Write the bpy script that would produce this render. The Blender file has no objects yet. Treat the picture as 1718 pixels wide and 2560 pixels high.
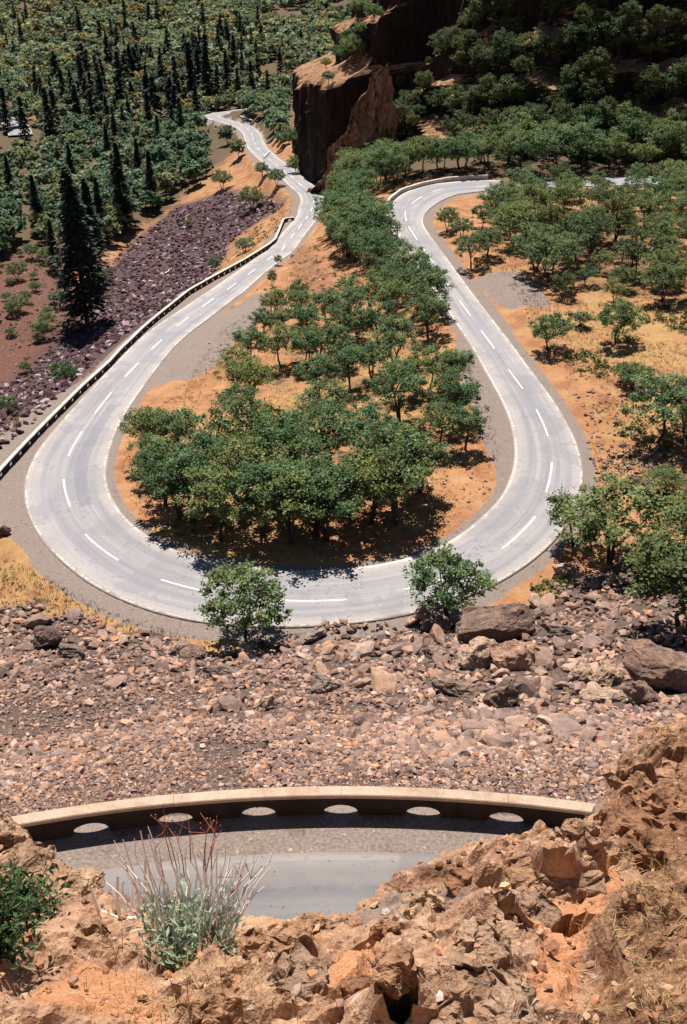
import bpy, math, random
import numpy as np
from mathutils import Vector, Matrix, Euler

random.seed(7)
rng = np.random.default_rng(11)
SC = bpy.context.scene
COL = SC.collection
PI = math.pi

# ------------------------------------------------------------------ camera
F_PX = 35.0 / 36.0 * 2336.0          # focal length in reference pixels (1568 x 2336)
TH = math.radians(31.81)             # camera tilt below the horizontal
CT, ST = math.cos(TH), math.sin(TH)

def ray(px, py):
    u = (px - 784.0) / F_PX
    v = (1168.0 - py) / F_PX
    return np.array([u, CT + v * ST, -ST + v * CT])

def at_z(px, py, z):
    d = ray(px, py)
    return d * (z / d[2])

def project(p):
    x, y, z = p
    dep = y * CT - z * ST
    up = y * ST + z * CT
    return 784 + F_PX * x / dep, 1168 - F_PX * up / dep, dep

cam = bpy.data.cameras.new("camera")
cam.sensor_fit = 'VERTICAL'; cam.sensor_height = 36.0; cam.sensor_width = 24.0
cam.lens = 35.0; cam.clip_start = 0.05; cam.clip_end = 6000
camo = bpy.data.objects.new("camera", cam); COL.objects.link(camo)
camo.location = (0, 0, 0); camo.rotation_euler = (PI / 2 - TH, 0, 0)
SC.camera = camo

# ------------------------------------------------------------------ noise
def _hash(ix, iy, iz, seed):
    n = (ix.astype(np.int64) * 374761393 + iy.astype(np.int64) * 668265263 + iz.astype(np.int64) * 2147483647 + seed * 1274126177) & 0xFFFFFFFF
    n = ((n ^ (n >> 13)) * 1274126177) & 0xFFFFFFFF
    n = (n ^ (n >> 16)) & 0xFFFFFFFF
    n = (n * 2246822519) & 0xFFFFFFFF
    n = n ^ (n >> 15)
    return (n & 0xFFFFFF) / float(0xFFFFFF)

def vnoise(x, y, z=None, seed=0):
    x = np.asarray(x, float); y = np.asarray(y, float)
    z = np.zeros_like(x) if z is None else np.asarray(z, float)
    ix, iy, iz = np.floor(x), np.floor(y), np.floor(z)
    fx, fy, fz = x - ix, y - iy, z - iz
    fx = fx * fx * (3 - 2 * fx); fy = fy * fy * (3 - 2 * fy); fz = fz * fz * (3 - 2 * fz)
    r = 0
    for dx in (0, 1):
        wx = fx if dx else 1 - fx
        for dy in (0, 1):
            wy = fy if dy else 1 - fy
            for dz in (0, 1):
                wz = fz if dz else 1 - fz
                r = r + wx * wy * wz * _hash(ix + dx, iy + dy, iz + dz, seed)
    return r * 2 - 1

def fbm(x, y, z=None, oct=4, seed=0, gain=.5):
    a, s, r = 1.0, 1.0, 0
    for k in range(oct):
        r = r + a * vnoise(x * s + 17.3 * k, y * s - 9.1 * k, None if z is None else z * s + 5.7 * k, seed + k)
        a *= gain; s *= 2.03
    return r

def sstep(a, b, x):
    t = np.clip((x - a) / (b - a), 0, 1)
    return t * t * (3 - 2 * t)

# ------------------------------------------------------------------ mesh helpers
def mesh_np(name, V, F, mats=(), smooth=False, matidx=None, col=None):
    """V (n,3), F (m,k) constant k, or list of such arrays"""
    me = bpy.data.meshes.new(name)
    V = np.asarray(V, np.float32)
    if not isinstance(F, (list, tuple)):
        F = [F]
    F = [np.asarray(f, np.int32) for f in F if len(f)]
    tot = sum(f.size for f in F); nf = sum(len(f) for f in F)
    me.vertices.add(len(V)); me.vertices.foreach_set("co", V.ravel())
    me.loops.add(tot); me.loops.foreach_set("vertex_index", np.concatenate([f.ravel() for f in F]))
    ls = []; o = 0
    for f in F:
        ls.append(o + np.arange(len(f)) * f.shape[1]); o += f.size
    me.polygons.add(nf); me.polygons.foreach_set("loop_start", np.concatenate(ls).astype(np.int32))
    if matidx is not None:
        me.polygons.foreach_set("material_index", np.asarray(matidx, np.int32))
    me.polygons.foreach_set("use_smooth", np.full(nf, bool(smooth)))
    for m in mats:
        me.materials.append(m)
    if col:
        for nm, c in col.items():
            c = np.asarray(c, np.float32)
            if c.shape[1] == 3:
                c = np.concatenate([c, np.ones((len(c), 1), np.float32)], 1)
            a = me.attributes.new(nm, 'FLOAT_COLOR', 'POINT')
            a.data.foreach_set("color", c.ravel())
    me.update(calc_edges=True); me.validate()
    return me

def link(name, me, parent=None, loc=None):
    o = bpy.data.objects.new(name, me); COL.objects.link(o)
    if parent: o.parent = parent
    if loc is not None: o.location = loc
    return o

def tag(o, label=None, cat=None, group=None, kind=None):
    if label: o['label'] = label
    if cat: o['category'] = cat
    if group: o['group'] = group
    if kind: o['kind'] = kind
    return o

class MB:
    """collects polygons of mixed size"""
    def __init__(s): s.v = []; s.f = {}; s.n = 0; s.c = []
    def add(s, V, F, c=None):
        V = np.asarray(V, float); F = np.asarray(F, int)
        s.v.append(V); s.f.setdefault(F.shape[1], []).append(F + s.n); s.n += len(V)
        if c is not None: s.c.append(np.broadcast_to(np.asarray(c, float), (len(V), 3)))
    def tube(s, pts, rad, sides=5, c=None):
        pts = np.asarray(pts, float); n = len(pts); rad = np.broadcast_to(rad, (n,))
        t = np.gradient(pts, axis=0); t /= np.linalg.norm(t, axis=1)[:, None] + 1e-9
        ref = np.array([0.31, 0.9, .2]); 
        a = np.cross(t, ref); a /= np.linalg.norm(a, axis=1)[:, None] + 1e-9
        b = np.cross(t, a)
        ang = np.arange(sides) * 2 * PI / sides
        V = pts[:, None] + rad[:, None, None] * (a[:, None] * np.cos(ang)[None, :, None] + b[:, None] * np.sin(ang)[None, :, None])
        i = np.arange(n - 1)[:, None] * sides; j = np.arange(sides)[None]; k = (j + 1) % sides
        F = np.stack([i + j, i + k, i + sides + k, i + sides + j], -1).reshape(-1, 4)
        s.add(V.reshape(-1, 3), F, c)
    def mesh(s, name, mats, smooth=False, colname='tint'):
        V = np.concatenate(s.v); F = [np.concatenate(f) for k, f in sorted(s.f.items())]
        return mesh_np(name, V, F, mats, smooth, col={colname: np.concatenate(s.c)} if s.c else None)

# ------------------------------------------------------------------ materials
def new_mat(name):
    m = bpy.data.materials.new(name); m.use_nodes = True
    nt = m.node_tree; b = nt.nodes["Principled BSDF"]
    b.inputs["Roughness"].default_value = .9
    b.inputs["Specular IOR Level"].default_value = .2
    return m, nt, b

class NT:
    def __init__(s, nt): s.nt = nt; s.n = nt.nodes; s.l = nt.links
    def node(s, t, **k):
        x = s.n.new(t)
        for a, b in k.items(): setattr(x, a, b)
        return x
    def noise(s, scale, detail=4, rough=.55, vec=None, dist=0):
        x = s.node("ShaderNodeTexNoise"); x.inputs["Scale"].default_value = scale
        x.inputs["Detail"].default_value = detail; x.inputs["Roughness"].default_value = rough
        x.inputs["Distortion"].default_value = dist
        if vec: s.l.new(vec, x.inputs["Vector"])
        return x.outputs[0]
    def pos(s, obj=False):
        return s.node("ShaderNodeTexCoord").outputs["Object"] if obj else s.node("ShaderNodeNewGeometry").outputs["Position"]
    def ramp(s, fac, stops):
        r = s.node("ShaderNodeValToRGB"); e = r.color_ramp.elements
        while len(e) < len(stops): e.new(.5)
        for k, (p, c) in enumerate(stops):
            e[k].position = p; e[k].color = (*c, 1) if len(c) == 3 else c
        s.l.new(fac, r.inputs[0]); return r.outputs[0]
    def mix(s, fac, a, b, mode='MIX'):
        m = s.node("ShaderNodeMix", data_type='RGBA', blend_type=mode)
        for i, x in ((0, fac), (6, a), (7, b)):
            if isinstance(x, (int, float)): m.inputs[i].default_value = x
            elif isinstance(x, tuple): m.inputs[i].default_value = (*x, 1)
            else: s.l.new(x, m.inputs[i])
        return m.outputs[2]
    def math(s, op, a, b=0.0, c=0.0, clamp=False):
        m = s.node("ShaderNodeMath", operation=op, use_clamp=clamp)
        for i, x in enumerate((a, b, c)):
            if isinstance(x, (int, float)): m.inputs[i].default_value = x
            else: s.l.new(x, m.inputs[i])
        return m.outputs[0]
    def attr(s, name):
        a = s.node("ShaderNodeAttribute"); a.attribute_name = name; return a
    def bump(s, h, strength, dist, bsdf):
        b = s.node("ShaderNodeBump"); b.inputs["Strength"].default_value = strength; b.inputs["Distance"].default_value = dist
        s.l.new(h, b.inputs["Height"]); s.l.new(b.outputs[0], bsdf.inputs["Normal"])
    def sep(s, c):
        x = s.node("ShaderNodeSeparateColor"); s.l.new(c, x.inputs[0]); return x.outputs

M = {}
def tint_mat(name, base=(1, 1, 1), attr='tint', nscale=3.0, amt=.35, bump=0, bdist=.02, obj=False):
    m, nt, b = new_mat(name); N = NT(nt)
    a = N.attr(attr).outputs["Color"]
    c = N.mix(1.0, a, base, 'MULTIPLY')
    n = N.noise(nscale, 5, .6, N.pos(obj))
    v = N.ramp(n, [(.25, (1 - amt,) * 3), (.75, (1 + amt,) * 3)])
    c = N.mix(1.0, c, v, 'MULTIPLY')
    nt.links.new(c, b.inputs["Base Color"])
    if bump: N.bump(n, bump, bdist, b)
    M[name] = m; return m

def foliage_mat(name, base, trans=.28):
    m, nt, b = new_mat(name); N = NT(nt)
    a = N.attr('tint').outputs["Color"]
    rnd = N.node("ShaderNodeObjectInfo").outputs["Random"]
    var = N.ramp(rnd, [(0, (.62, .8, .72)), (.35, (.9, 1, .95)), (.7, (1.05, 1.02, .9)), (1, (1.35, 1.15, .85))])
    c = N.mix(1.0, N.mix(1.0, a, base, 'MULTIPLY'), var, 'MULTIPLY')
    nt.links.new(c, b.inputs["Base Color"]); b.inputs["Roughness"].default_value = .65
    t = N.node("ShaderNodeBsdfTranslucent"); nt.links.new(c, t.inputs[0])
    mx = N.node("ShaderNodeMixShader"); mx.inputs[0].default_value = trans
    nt.links.new(b.outputs[0], mx.inputs[1]); nt.links.new(t.outputs[0], mx.inputs[2])
    nt.links.new(mx.outputs[0], nt.nodes["Material Output"].inputs[0])
    M[name] = m; return m

foliage_mat('oak_leaves', (.15, .21, .095), .32)
foliage_mat('dark_leaves', (.105, .135, .052), .22)
foliage_mat('needles', (.034, .052, .034), .12)
foliage_mat('far_leaves', (.185, .245, .15), .28)
foliage_mat('sage_leaves', (.60, .60, .47), .4)
foliage_mat('shrub_leaves', (.06, .11, .045), .2)
foliage_mat('dry_straw', (.46, .27, .13), .15)
foliage_mat('tuft_leaves', (.14, .15, .045), .15)

def plain_mat(name, col, nscale=4, amt=.3, bump=.3, bdist=.03, obj=False, rough=.9):
    m, nt, b = new_mat(name); N = NT(nt)
    n = N.noise(nscale, 6, .6, N.pos(obj))
    c = N.ramp(n, [(.25, tuple(x * (1 - amt) for x in col)), (.75, tuple(min(x * (1 + amt), .95) for x in col))])
    nt.links.new(c, b.inputs["Base Color"]); b.inputs["Roughness"].default_value = rough
    if bump: N.bump(n, bump, bdist, b)
    M[name] = m; return m

plain_mat('bark', (.055, .042, .034), 9, .4, .5, .03)
plain_mat('white_stalk', (.93, .87, .82), 60, .05, 0, .001, rough=.5)
plain_mat('red_stalk', (.36, .13, .07), 60, .3, .1, .001)
plain_mat('log_bleached', (.62, .56, .5), 5, .2, .2, .01)
plain_mat('post_white', (.75, .75, .75), 20, .05, 0)
plain_mat('post_wood', (.10, .06, .04), 20, .2, .2, .005)
plain_mat('sign_orange', (.45, .17, .04), 20, .1, 0)

# ------------------------------------------------------------------ road data (metres)
C0 = np.array([(20.1, 204.48, -50.37), (17.8, 201.6, -50.15), (15.19, 196.14, -49.78), (12.9, 190.46, -49.65), (11.43, 184.67, -49.44), (11.19, 177.62, -49.34), (11.36, 173.55, -49.18), (12.37, 165.66, -49.15), (13.01, 161.19, -49.11), (14.07, 153.46, -49.1), (14.68, 148.97, -49.09), (15.63, 142.27, -49.12), (16.49, 136.5, -49.16), (17.45, 130.51, -49.18), (18.3, 125.01, -49.22), (19.28, 118.98, -49.27), (20.15, 112.64, -49.34), (21.06, 107.08, -49.37), (21.77, 101.65, -49.43), (21.96, 95.17, -49.47), (21.39, 89.55, -49.54), (19.79, 83.61, -49.58), (17.99, 79.21, -49.65), (14.21, 73.95, -49.74), (10.2, 70.4, -49.85), (5.22, 68.19, -50.01), (0.27, 67.05, -50.22), (-5.5, 66.85, -50.45), (-11, 68.2, -50.7), (-15.93, 70.78, -50.89), (-20.37, 74.3, -51.24), (-24.44, 79.0, -51.47), (-27.23, 84.6, -51.86), (-29.35, 90.54, -52.13), (-30.28, 96.5, -52.58), (-30.32, 102.99, -52.89), (-30.1, 108.6, -53.41), (-29.46, 115.44, -53.76), (-28.96, 121.64, -54.35), (-28.15, 127.09, -54.75), (-27.52, 133.57, -55.42), (-26.79, 138.22, -55.84), (-25.65, 145.55, -56.53), (-24.56, 150.51, -56.96), (-23.21, 157.12, -57.69), (-22.02, 162.39, -58.14), (-20.37, 168.95, -58.88), (-19.29, 173.97, -59.34), (-17.8, 180.82, -60.1), (-16.75, 185.48, -60.55), (-15.04, 193.23, -61.31), (-14.25, 197.48, -61.8), (-12.9, 203.42, -62.61), (-12.37, 209.02, -63.04), (-11.54, 216.49, -63.77), (-11.02, 221.77, -64.24), (-10.36, 228.29, -65.03), (-9.77, 233.46, -65.51), (-9.04, 240.41, -66.31)])
EXT = np.array([(-8.0, 252, -67.1), (-7.6, 263, -67.9), (-8.8, 274, -68.6), (-12, 287, -69.6), (-15.5, 302.0, -70.6), (-19.6, 318.3, -72.0), (-24.8, 339.0, -73.5), (-30.0, 361.4, -75.0), (-32.6, 379.7, -76.0), (-34.6, 396, -77.0), (-38.6, 413.0, -78.0), (-42.8, 424.9, -79.0), (-48.4, 436.4, -80.0), (-54.2, 447.9, -81.0), (-57.6, 458.6, -82.0), (-56.0, 470, -83.0), (-50, 481, -84.0), (-40, 492, -84.6)])
PRE = np.array([(150, 196, -46), (120, 205, -47.5), (90, 210, -49.0), (65, 211.5, -50.2), (45, 210.8, -50.6), (32, 209, -50.7)])
CTR = np.concatenate([PRE, C0, EXT])

def resample(P, step):
    d = np.r_[0, np.cumsum(np.linalg.norm(np.diff(P, axis=0), axis=1))]
    s = np.linspace(0, d[-1], int(d[-1] / step) + 1)
    return np.stack([np.interp(s, d, P[:, k]) for k in range(P.shape[1])], 1)

def smooth(P, n, it):
    for _ in range(it):
        Q = P.copy(); Q[1:-1] = (P[:-2] + 2 * P[1:-1] + P[2:]) / 4; P = Q
    return P

ROAD = smooth(resample(CTR, 1.0), 1, 9)
RS = np.r_[0, np.cumsum(np.linalg.norm(np.diff(ROAD[:, :2], axis=0), axis=1))]
RT = np.gradient(ROAD[:, :2], axis=0); RT /= np.linalg.norm(RT, axis=1)[:, None]
RN = np.stack([RT[:, 1], -RT[:, 0]], 1)      # right hand of travel (far right arm -> bend -> left arm)

def nearest(P, XY, chunk=4000):
    """index of the nearest polyline sample, signed lateral offset, distance"""
    XY = np.asarray(XY, float); I = np.empty(len(XY), int); D = np.empty(len(XY))
    for a in range(0, len(XY), chunk):
        q = XY[a:a + chunk]
        d = ((q[:, None] - P[None, :, :2]) ** 2).sum(-1)
        I[a:a + chunk] = d.argmin(1); D[a:a + chunk] = np.sqrt(d.min(1))
    return I, D

# traced pavement edges, reference pixels of the full photograph (1718 x 2560)
K = 2336 / 2560
OUTER = [(1221,475),(1175,481.6),(1137,489),(1098.6,504.6),(1073,525),(1060,543),(1059,566),(1065,584),(1086,619),(1114,655),(1126.6,678),(1175,737),(1221,793),(1279.6,874.6),(1337,948),(1374,995),(1406,1035),(1434.6,1087),(1453,1144),(1460,1213),(1440,1280),(1390,1345),(1321,1412),(1225,1464),(1120,1510),(1034,1535),(900,1556),(846,1561.5),(719,1566),(559,1561),(500,1555.6),(415,1538),(351,1519),(287,1493),(223,1455),(169,1417),(137,1382),(115,1359),(81,1315),(65,1273),(60,1250),(59,1226.5),(69,1183),(84,1140),(107,1107),(143,1068),(189,1012),(227,974),(300,896),(351.7,844),(420.5,792.7),(493,748),(555,710),(603,682.5),(644,655),(672,627),(692.6,603),(734,552.7),(756,526.7)]
INNER = [(1220,444),(1170,449),(1110,456),(1060,465),(1015,480),(985,500),(976,525),(980,552),(994,585),(1010,612),(1030,650),(1062,694),(1100,748),(1139,800),(1188,883),(1222,943.5),(1251,998),(1274,1052.6),(1285,1104),(1285,1130),(1284,1161.6),(1276.7,1196),(1251,1239),(1233,1265),(1194.7,1299.5),(1148.8,1334),(1091,1372),(1015,1395),(900,1418),(782.7,1424),(687,1421),(591,1410),(505,1396),(446,1379),(395,1355),(351,1324),(319,1296),(296.6,1270),(280.6,1245),(270,1219),(268,1180.6),(273,1137),(283,1104),(298.5,1063),(334,1002),(362,966),(403,906),(451.5,851),(513.5,803),(575.5,755),(624,717),(672,672),(710,644.6),(727,617),(744,586),(779,551.6),(796,520.6)]

def trace3(pts):
    """photo points on the road surface -> (arc length, signed lateral offset)"""
    out = []
    for (x, y) in pts:
        z = -52.0
        for _ in range(12):
            p = at_z(x * K, y * K, z)
            i, _d = nearest(ROAD, p[None, :2]); i = i[0]; z = .5 * z + .5 * ROAD[i, 2]
        p = at_z(x * K, y * K, z)
        dv = p[:2] - ROAD[i, :2]
        out.append((RS[i] + dv @ RT[i], dv @ RN[i]))
    out.sort(); return np.array(out)
_o = trace3(OUTER); _i = trace3(INNER)
def edge_curve(t, default_sign):
    w = np.interp(RS, t[:, 0], t[:, 1], left=default_sign * 3.5, right=default_sign * 3.5)
    w = np.where(RS > t[-1, 0] + 15, default_sign * 3.4, w)
    w = np.clip(w * default_sign, 2.7, 5.2) * default_sign
    k = np.ones(9) / 9
    return np.convolve(np.pad(w, 4, mode='edge'), k, 'valid')
sgn = 1 if np.median(_o[:, 1]) > 0 else -1
WO = edge_curve(_o, sgn); WI = edge_curve(_i, -sgn)
WR = np.maximum(WO, WI); WL = np.minimum(WO, WI)

# near road below the viewpoint: an arc about the cliff
NZ = -25.78
def wall_y(x): return 22.87 - x * x / 88.0
NX = np.linspace(-34, 34, 69)
NARC_A = np.linspace(-.72, .72, 90); NR = 44.0; NCY = 22.87 - NR
def narc(a, off):                       # off: + towards the talus
    r = NR + off
    return np.stack([r * np.sin(a), NCY + r * np.cos(a)], -1)
NEAR = np.c_[narc(NARC_A, -5.3), np.full(len(NARC_A), NZ)]

# ------------------------------------------------------------------ terrain control points
ctl = []
def add(*p): ctl.append(p)
for k in range(0, len(ROAD), 9): add(*ROAD[k])
TOE = [(-200, 1375), (-60, 1385), (0, 1385), (100, 1395), (200, 1415), (330, 1450), (480, 1482), (560, 1462), (640, 1450), (760, 1442), (900, 1424), (1000, 1408), (1120, 1402), (1200, 1365), (1290, 1320), (1400, 1290), (1568, 1255), (1700, 1235)]
_t = np.array([at_z(a, b, np.interp(a, [0, 500, 900, 1200, 1568], [-51.8, -50.8, -50.3, -49.9, -49.0])) for a, b in TOE])
_t = _t[np.argsort(_t[:, 0])]
toe_x = np.r_[-60, _t[:, 0], 60]; toe_y = np.r_[_t[0, 1] + 5, _t[:, 1], _t[-1, 1] + 8]; toe_z = np.r_[-58, _t[:, 2], -45]
for x in (-60, -40, -29, -20, -10, 0, 12, 20, 30, 40, 60):
    ty = np.interp(x, toe_x, toe_y); tz = np.interp(x, toe_x, toe_z)
    wy = NCY + math.sqrt(max(NR ** 2 - min(abs(x), 36) ** 2, 9)) + .6
    wz = NZ - .35
    add(x, wy, wz); add(x, ty, tz)
    for q in (.25, .5, .75):
        add(x, wy + (ty - wy) * q, wz + (tz - wz) * q - 1.2 * q * (1 - q) * 4 * .8)
for p in [(0, 80, -50.5), (0, 100, -51.0), (0, 120, -51.6), (-15, 100, -52.0), (8, 100, -50.3), (-12, 130, -53.6), (6, 140, -51.6), (-4, 150, -53.6), (2, 170, -54.2), (-7, 190, -57.8), (4, 190, -53.5), (2, 206, -55.5), (-3, 225, -60),
          (35, 90, -48.6), (45, 110, -47.3), (60, 100, -45.0), (35, 130, -48.6), (35, 160, -49), (60, 160, -47.8), (60, 130, -46), (80, 130, -43), (80, 180, -46.5), (110, 160, -43), (28, 185, -50),
          (30, 219, -50), (10, 219, -52), (3, 240, -57), (-2, 262, -63.5), (8, 262, -58), (20, 245, -53), (50, 230, -49), (90, 226, -47), (140, 218, -45), (200, 205, -43),
          (30, 300, -50), (80, 280, -46), (150, 270, -44), (0, 330, -66), (0, 420, -72), (60, 400, -60), (-2, 300, -67),
          (-95, 130, -80), (-85, 170, -81), (-80, 220, -82), (-120, 300, -84), (-75, 300, -83), (-100, 400, -85), (-75, 420, -85), (-150, 500, -86), (-200, 700, -86), (-60, 620, -86), (-120, 1000, -81), (-300, 1000, -79),
          (0, 800, -84), (120, 600, -80), (10, 540, -84), (-350, 600, -84), (-450, 1300, -40), (0, 1300, -48), (350, 1300, -30), (-100, 1150, -66), (400, 700, -70), (300, 300, -40), (300, 100, -38), (300, 0, -30), (-250, 200, -78), (-250, 50, -74), (-120, 50, -70), (-60, 20, -32), (60, 20, -24),
          (-30, -40, -6), (30, -40, -6), (0, -100, -5), (-200, -100, -30), (200, -100, -20), (-700, 1600, 10), (700, 1600, 20), (0, 1600, 5)]:
    add(*p)
for k in range(0, len(ROAD)):
    if k % 12: continue
    c = ROAD[k]; n = RN[k] * sgn; s = RS[k]
    if c[0] < 2 and c[1] > 82 and c[1] < 262:
        add(c[0] + n[0] * 9.5, c[1] + n[1] * 9.5, c[2] - 2.2)
        add(c[0] + n[0] * 24, c[1] + n[1] * 24, c[2] - 12)
        add(c[0] + n[0] * 46, c[1] + n[1] * 46, max(c[2] - 24, -83.5))
    if c[1] >= 262 and c[0] < 0:
        add(c[0] + n[0] * 9, c[1] + n[1] * 9, c[2] - 3)
        add(c[0] + n[0] * 34, c[1] + n[1] * 34, min(c[2] - 4, max(c[2] - 14, -84)))
        add(c[0] - n[0] * 9, c[1] - n[1] * 9, c[2] + 2.5)
CT_ = np.array(ctl, float)
def uniq(P):
    keep = []
    for p in P:
        if all((p[0] - q[0]) ** 2 + (p[1] - q[1]) ** 2 > 9 for q in keep): keep.append(p)
    return np.array(keep)
CT_ = uniq(CT_)
_s = 100.0
A = np.sqrt(((CT_[:, None, :2] - CT_[None, :, :2]) ** 2).sum(-1)) / _s
n = len(CT_)
Pm = np.c_[np.ones(n), CT_[:, :2] / _s]
Mx = np.block([[A, Pm], [Pm.T, np.zeros((3, 3))]])
Wt = np.linalg.solve(Mx, np.r_[CT_[:, 2], 0, 0, 0])
def rbf(XY):
    out = np.empty(len(XY))
    for a in range(0, len(XY), 20000):
        q = XY[a:a + 20000]
        d = np.sqrt(((q[:, None] - CT_[None, :, :2]) ** 2).sum(-1)) / _s
        out[a:a + 20000] = d @ Wt[:n] + Wt[n] + q @ Wt[n + 1:] / _s
    return out

def axis(fine0, fine1, step, lo, hi, grow=1.09):
    a = list(np.arange(fine0, fine1 + 1e-6, step))
    s = step
    while a[-1] < hi: s *= grow; a.append(a[-1] + s)
    s = step; b = []
    v = fine0
    while v > lo: s *= grow; v -= s; b.append(v)
    return np.array(b[::-1] + a)
GX = axis(-52, 52, .6, -1500, 1500, 1.06)
GY = axis(8, 225, .6, -400, 1800, 1.045)
XX, YY = np.meshgrid(GX, GY)
XY = np.c_[XX.ravel(), YY.ravel()]
Z = rbf(XY)
I, D = nearest(ROAD, XY)
dv = XY - ROAD[I, :2]
lat = (dv * RN[I]).sum(1)
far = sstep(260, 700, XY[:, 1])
# roughness of the natural ground
Z0 = Z.copy()
nz = .35 * fbm(XY[:, 0] / 9, XY[:, 1] / 9, oct=4, seed=3) + far * 5 * fbm(XY[:, 0] / 60, XY[:, 1] / 60, oct=3, seed=8)
Z = Z + nz
# shoulders / road bed
hw = np.where(lat > 0, WR[I], -WL[I])
over = np.maximum(D - hw, 0)
outer_side = (lat * sgn > 0)
x_, y_ = XY[:, 0], XY[:, 1]
SH = np.where(outer_side, 1.25, .9)                       # gravel shoulder width
SH = np.where(outer_side & (x_ < -18) & (y_ < 125) & (y_ > 66), 2.0 + 4.6 * sstep(125, 100, y_) * sstep(-24, -29, x_) * sstep(76, 90, y_), SH)
SH = np.where(outer_side & (x_ < 14) & (y_ < 75), np.maximum(SH, 1.7 + .6 * sstep(0, -18, x_)), SH)
SH = np.where(outer_side & (x_ < -5) & (y_ > 125), 2.2, SH)
SH = np.where(~outer_side & (x_ > 8) & (y_ > 84) & (y_ < 125), 1.0 + 2.4 * sstep(84, 96, y_) * sstep(125, 112, y_), SH)
SH = np.where(outer_side & (x_ > 5) & (y_ > 125) & (y_ < 190), 1.7, SH)
bed = sstep(SH + 3.5, SH + .3, over)
bed = np.where(D > 30, 0, bed)
Z = Z * (1 - bed) + (ROAD[I, 2] - .12) * bed
# near road
NI, ND = nearest(NEAR, XY)
rad = np.sqrt(x_ ** 2 + (y_ - NCY) ** 2) - NR               # 0 on the wall centre line
nb = sstep(.9, .35, rad) * sstep(-11.5, -9.8, rad) * (np.abs(x_) < 32) * (y_ > -5)
Z = Z * (1 - nb) + (NZ - .1) * nb
# cliff under the viewpoint
cl = np.interp(rad, [-60, -21.5, -20, -14.5, -11.5, -10.5], [-5, -5, -8.5, -23.5, -25.2, NZ - .1])
inc = (rad < -10.2) & (rad > -30) & (y_ > -14)
Z = np.where(inc, cl + .5 * fbm(x_ / 2, y_ / 2, seed=5), Z)
ZG = Z.reshape(XX.shape)

def ground(x, y):
    x = np.asarray(x, float); y = np.asarray(y, float)
    i = np.clip(np.searchsorted(GX, x) - 1, 0, len(GX) - 2); j = np.clip(np.searchsorted(GY, y) - 1, 0, len(GY) - 2)
    fx = (x - GX[i]) / (GX[i + 1] - GX[i]); fy = (y - GY[j]) / (GY[j + 1] - GY[j])
    return (ZG[j, i] * (1 - fx) * (1 - fy) + ZG[j, i + 1] * fx * (1 - fy) + ZG[j + 1, i] * (1 - fx) * fy + ZG[j + 1, i + 1] * fx * fy)

_T = np.concatenate([np.arange(24, 300, .4), np.arange(300, 1700, 2.0)])
def hit(px, py):
    """where the line of sight through a photo point meets the ground"""
    d = ray(px, py); P = _T[:, None] * d
    b = P[:, 2] < ground(P[:, 0], P[:, 1])
    if not b.any(): return None
    k = b.argmax(); lo, hi = _T[max(k - 1, 0)], _T[k]
    for _ in range(14):
        m = (lo + hi) / 2; p = m * d
        if p[2] < ground(p[0], p[1]): hi = m
        else: lo = m
    return hi * d

def in_poly(pts, poly):
    x, y = pts[:, 0], pts[:, 1]; c = np.zeros(len(pts), bool); n = len(poly); j = n - 1
    for i in range(n):
        xi, yi = poly[i]; xj, yj = poly[j]
        c ^= ((yi > y) != (yj > y)) & (x < (xj - xi) * (y - yi) / (yj - yi + 1e-12) + xi); j = i
    return c

def poly_world(px):
    out = []
    for p in px:
        h = hit(*p)
        if h is not None: out.append((h[0], h[1]))
    return out

def soft_poly(poly, w=1.5):
    """soft mask of a ground polygon on the terrain grid"""
    P = np.array(poly); lo = P.min(0) - 12; hi = P.max(0) + 12
    m = np.zeros(len(XY)); sel = np.where((XY > lo).all(1) & (XY < hi).all(1))[0]
    if not len(sel): return m
    q = XY[sel]; ins = in_poly(q, poly)
    dm = np.full(len(sel), 1e9)
    for a, b in zip(poly, poly[1:] + poly[:1]):
        a = np.array(a); b = np.array(b); ab = b - a
        t = np.clip(((q - a) @ ab) / (ab @ ab + 1e-9), 0, 1)
        dm = np.minimum(dm, np.linalg.norm(q - a - t[:, None] * ab, axis=1))
    sd = np.where(ins, dm, -dm)
    m[sel] = np.clip(.5 + sd / (2 * w), 0, 1); return m

# ---- ground zones
toe = np.interp(x_, toe_x, toe_y)
wob = 2.5 * fbm(x_ / 7, y_ / 7, seed=21)
talus = np.clip(.5 + (toe - 1.0 + wob - y_) / 3, 0, 1) * (rad > .2) * (y_ > 0) * (np.abs(x_) < 90)
verge = np.clip(.5 + (y_ - (toe - 3.0 + wob)) / 2, 0, 1) * np.clip(.5 + (-2 - x_) / 6, 0, 1) * (y_ < 80) * (x_ < 5)
gravel = np.clip(.5 + (SH - over) / .8, 0, 1) * (D < 16)
gravel = np.maximum(gravel, ((rad < .4) & (rad > -11.2) & (y_ > 0) & (np.abs(x_) < 32)) * 1.0)
PULL1 = [(335, 880), (400, 800), (470, 735), (560, 685), (620, 665), (605, 720), (540, 775), (500, 830), (430, 868)]
PULL2 = [(1085, 640), (1110, 625), (1180, 618), (1232, 650), (1255, 700), (1165, 706), (1130, 690)]
pull = np.maximum(soft_poly(poly_world(PULL1), 1.5), soft_poly(poly_world(PULL2), 1.2))
gravel = np.maximum(gravel, pull)
grass = soft_poly(poly_world([(480, 950), (560, 900), (700, 860), (780, 760), (1010, 800), (1030, 930), (900, 1000), (700, 1050), (560, 1180), (400, 1200), (420, 1000)]), 5) * .8
grass = np.maximum(grass, soft_poly(poly_world([(1100, 600), (1250, 620), (1568, 700), (1650, 1000), (1420, 1000), (1330, 870), (1220, 720)]), 6) * (.35 + .5 * (fbm(x_ / 6, y_ / 6, seed=33) > 0)))
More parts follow.
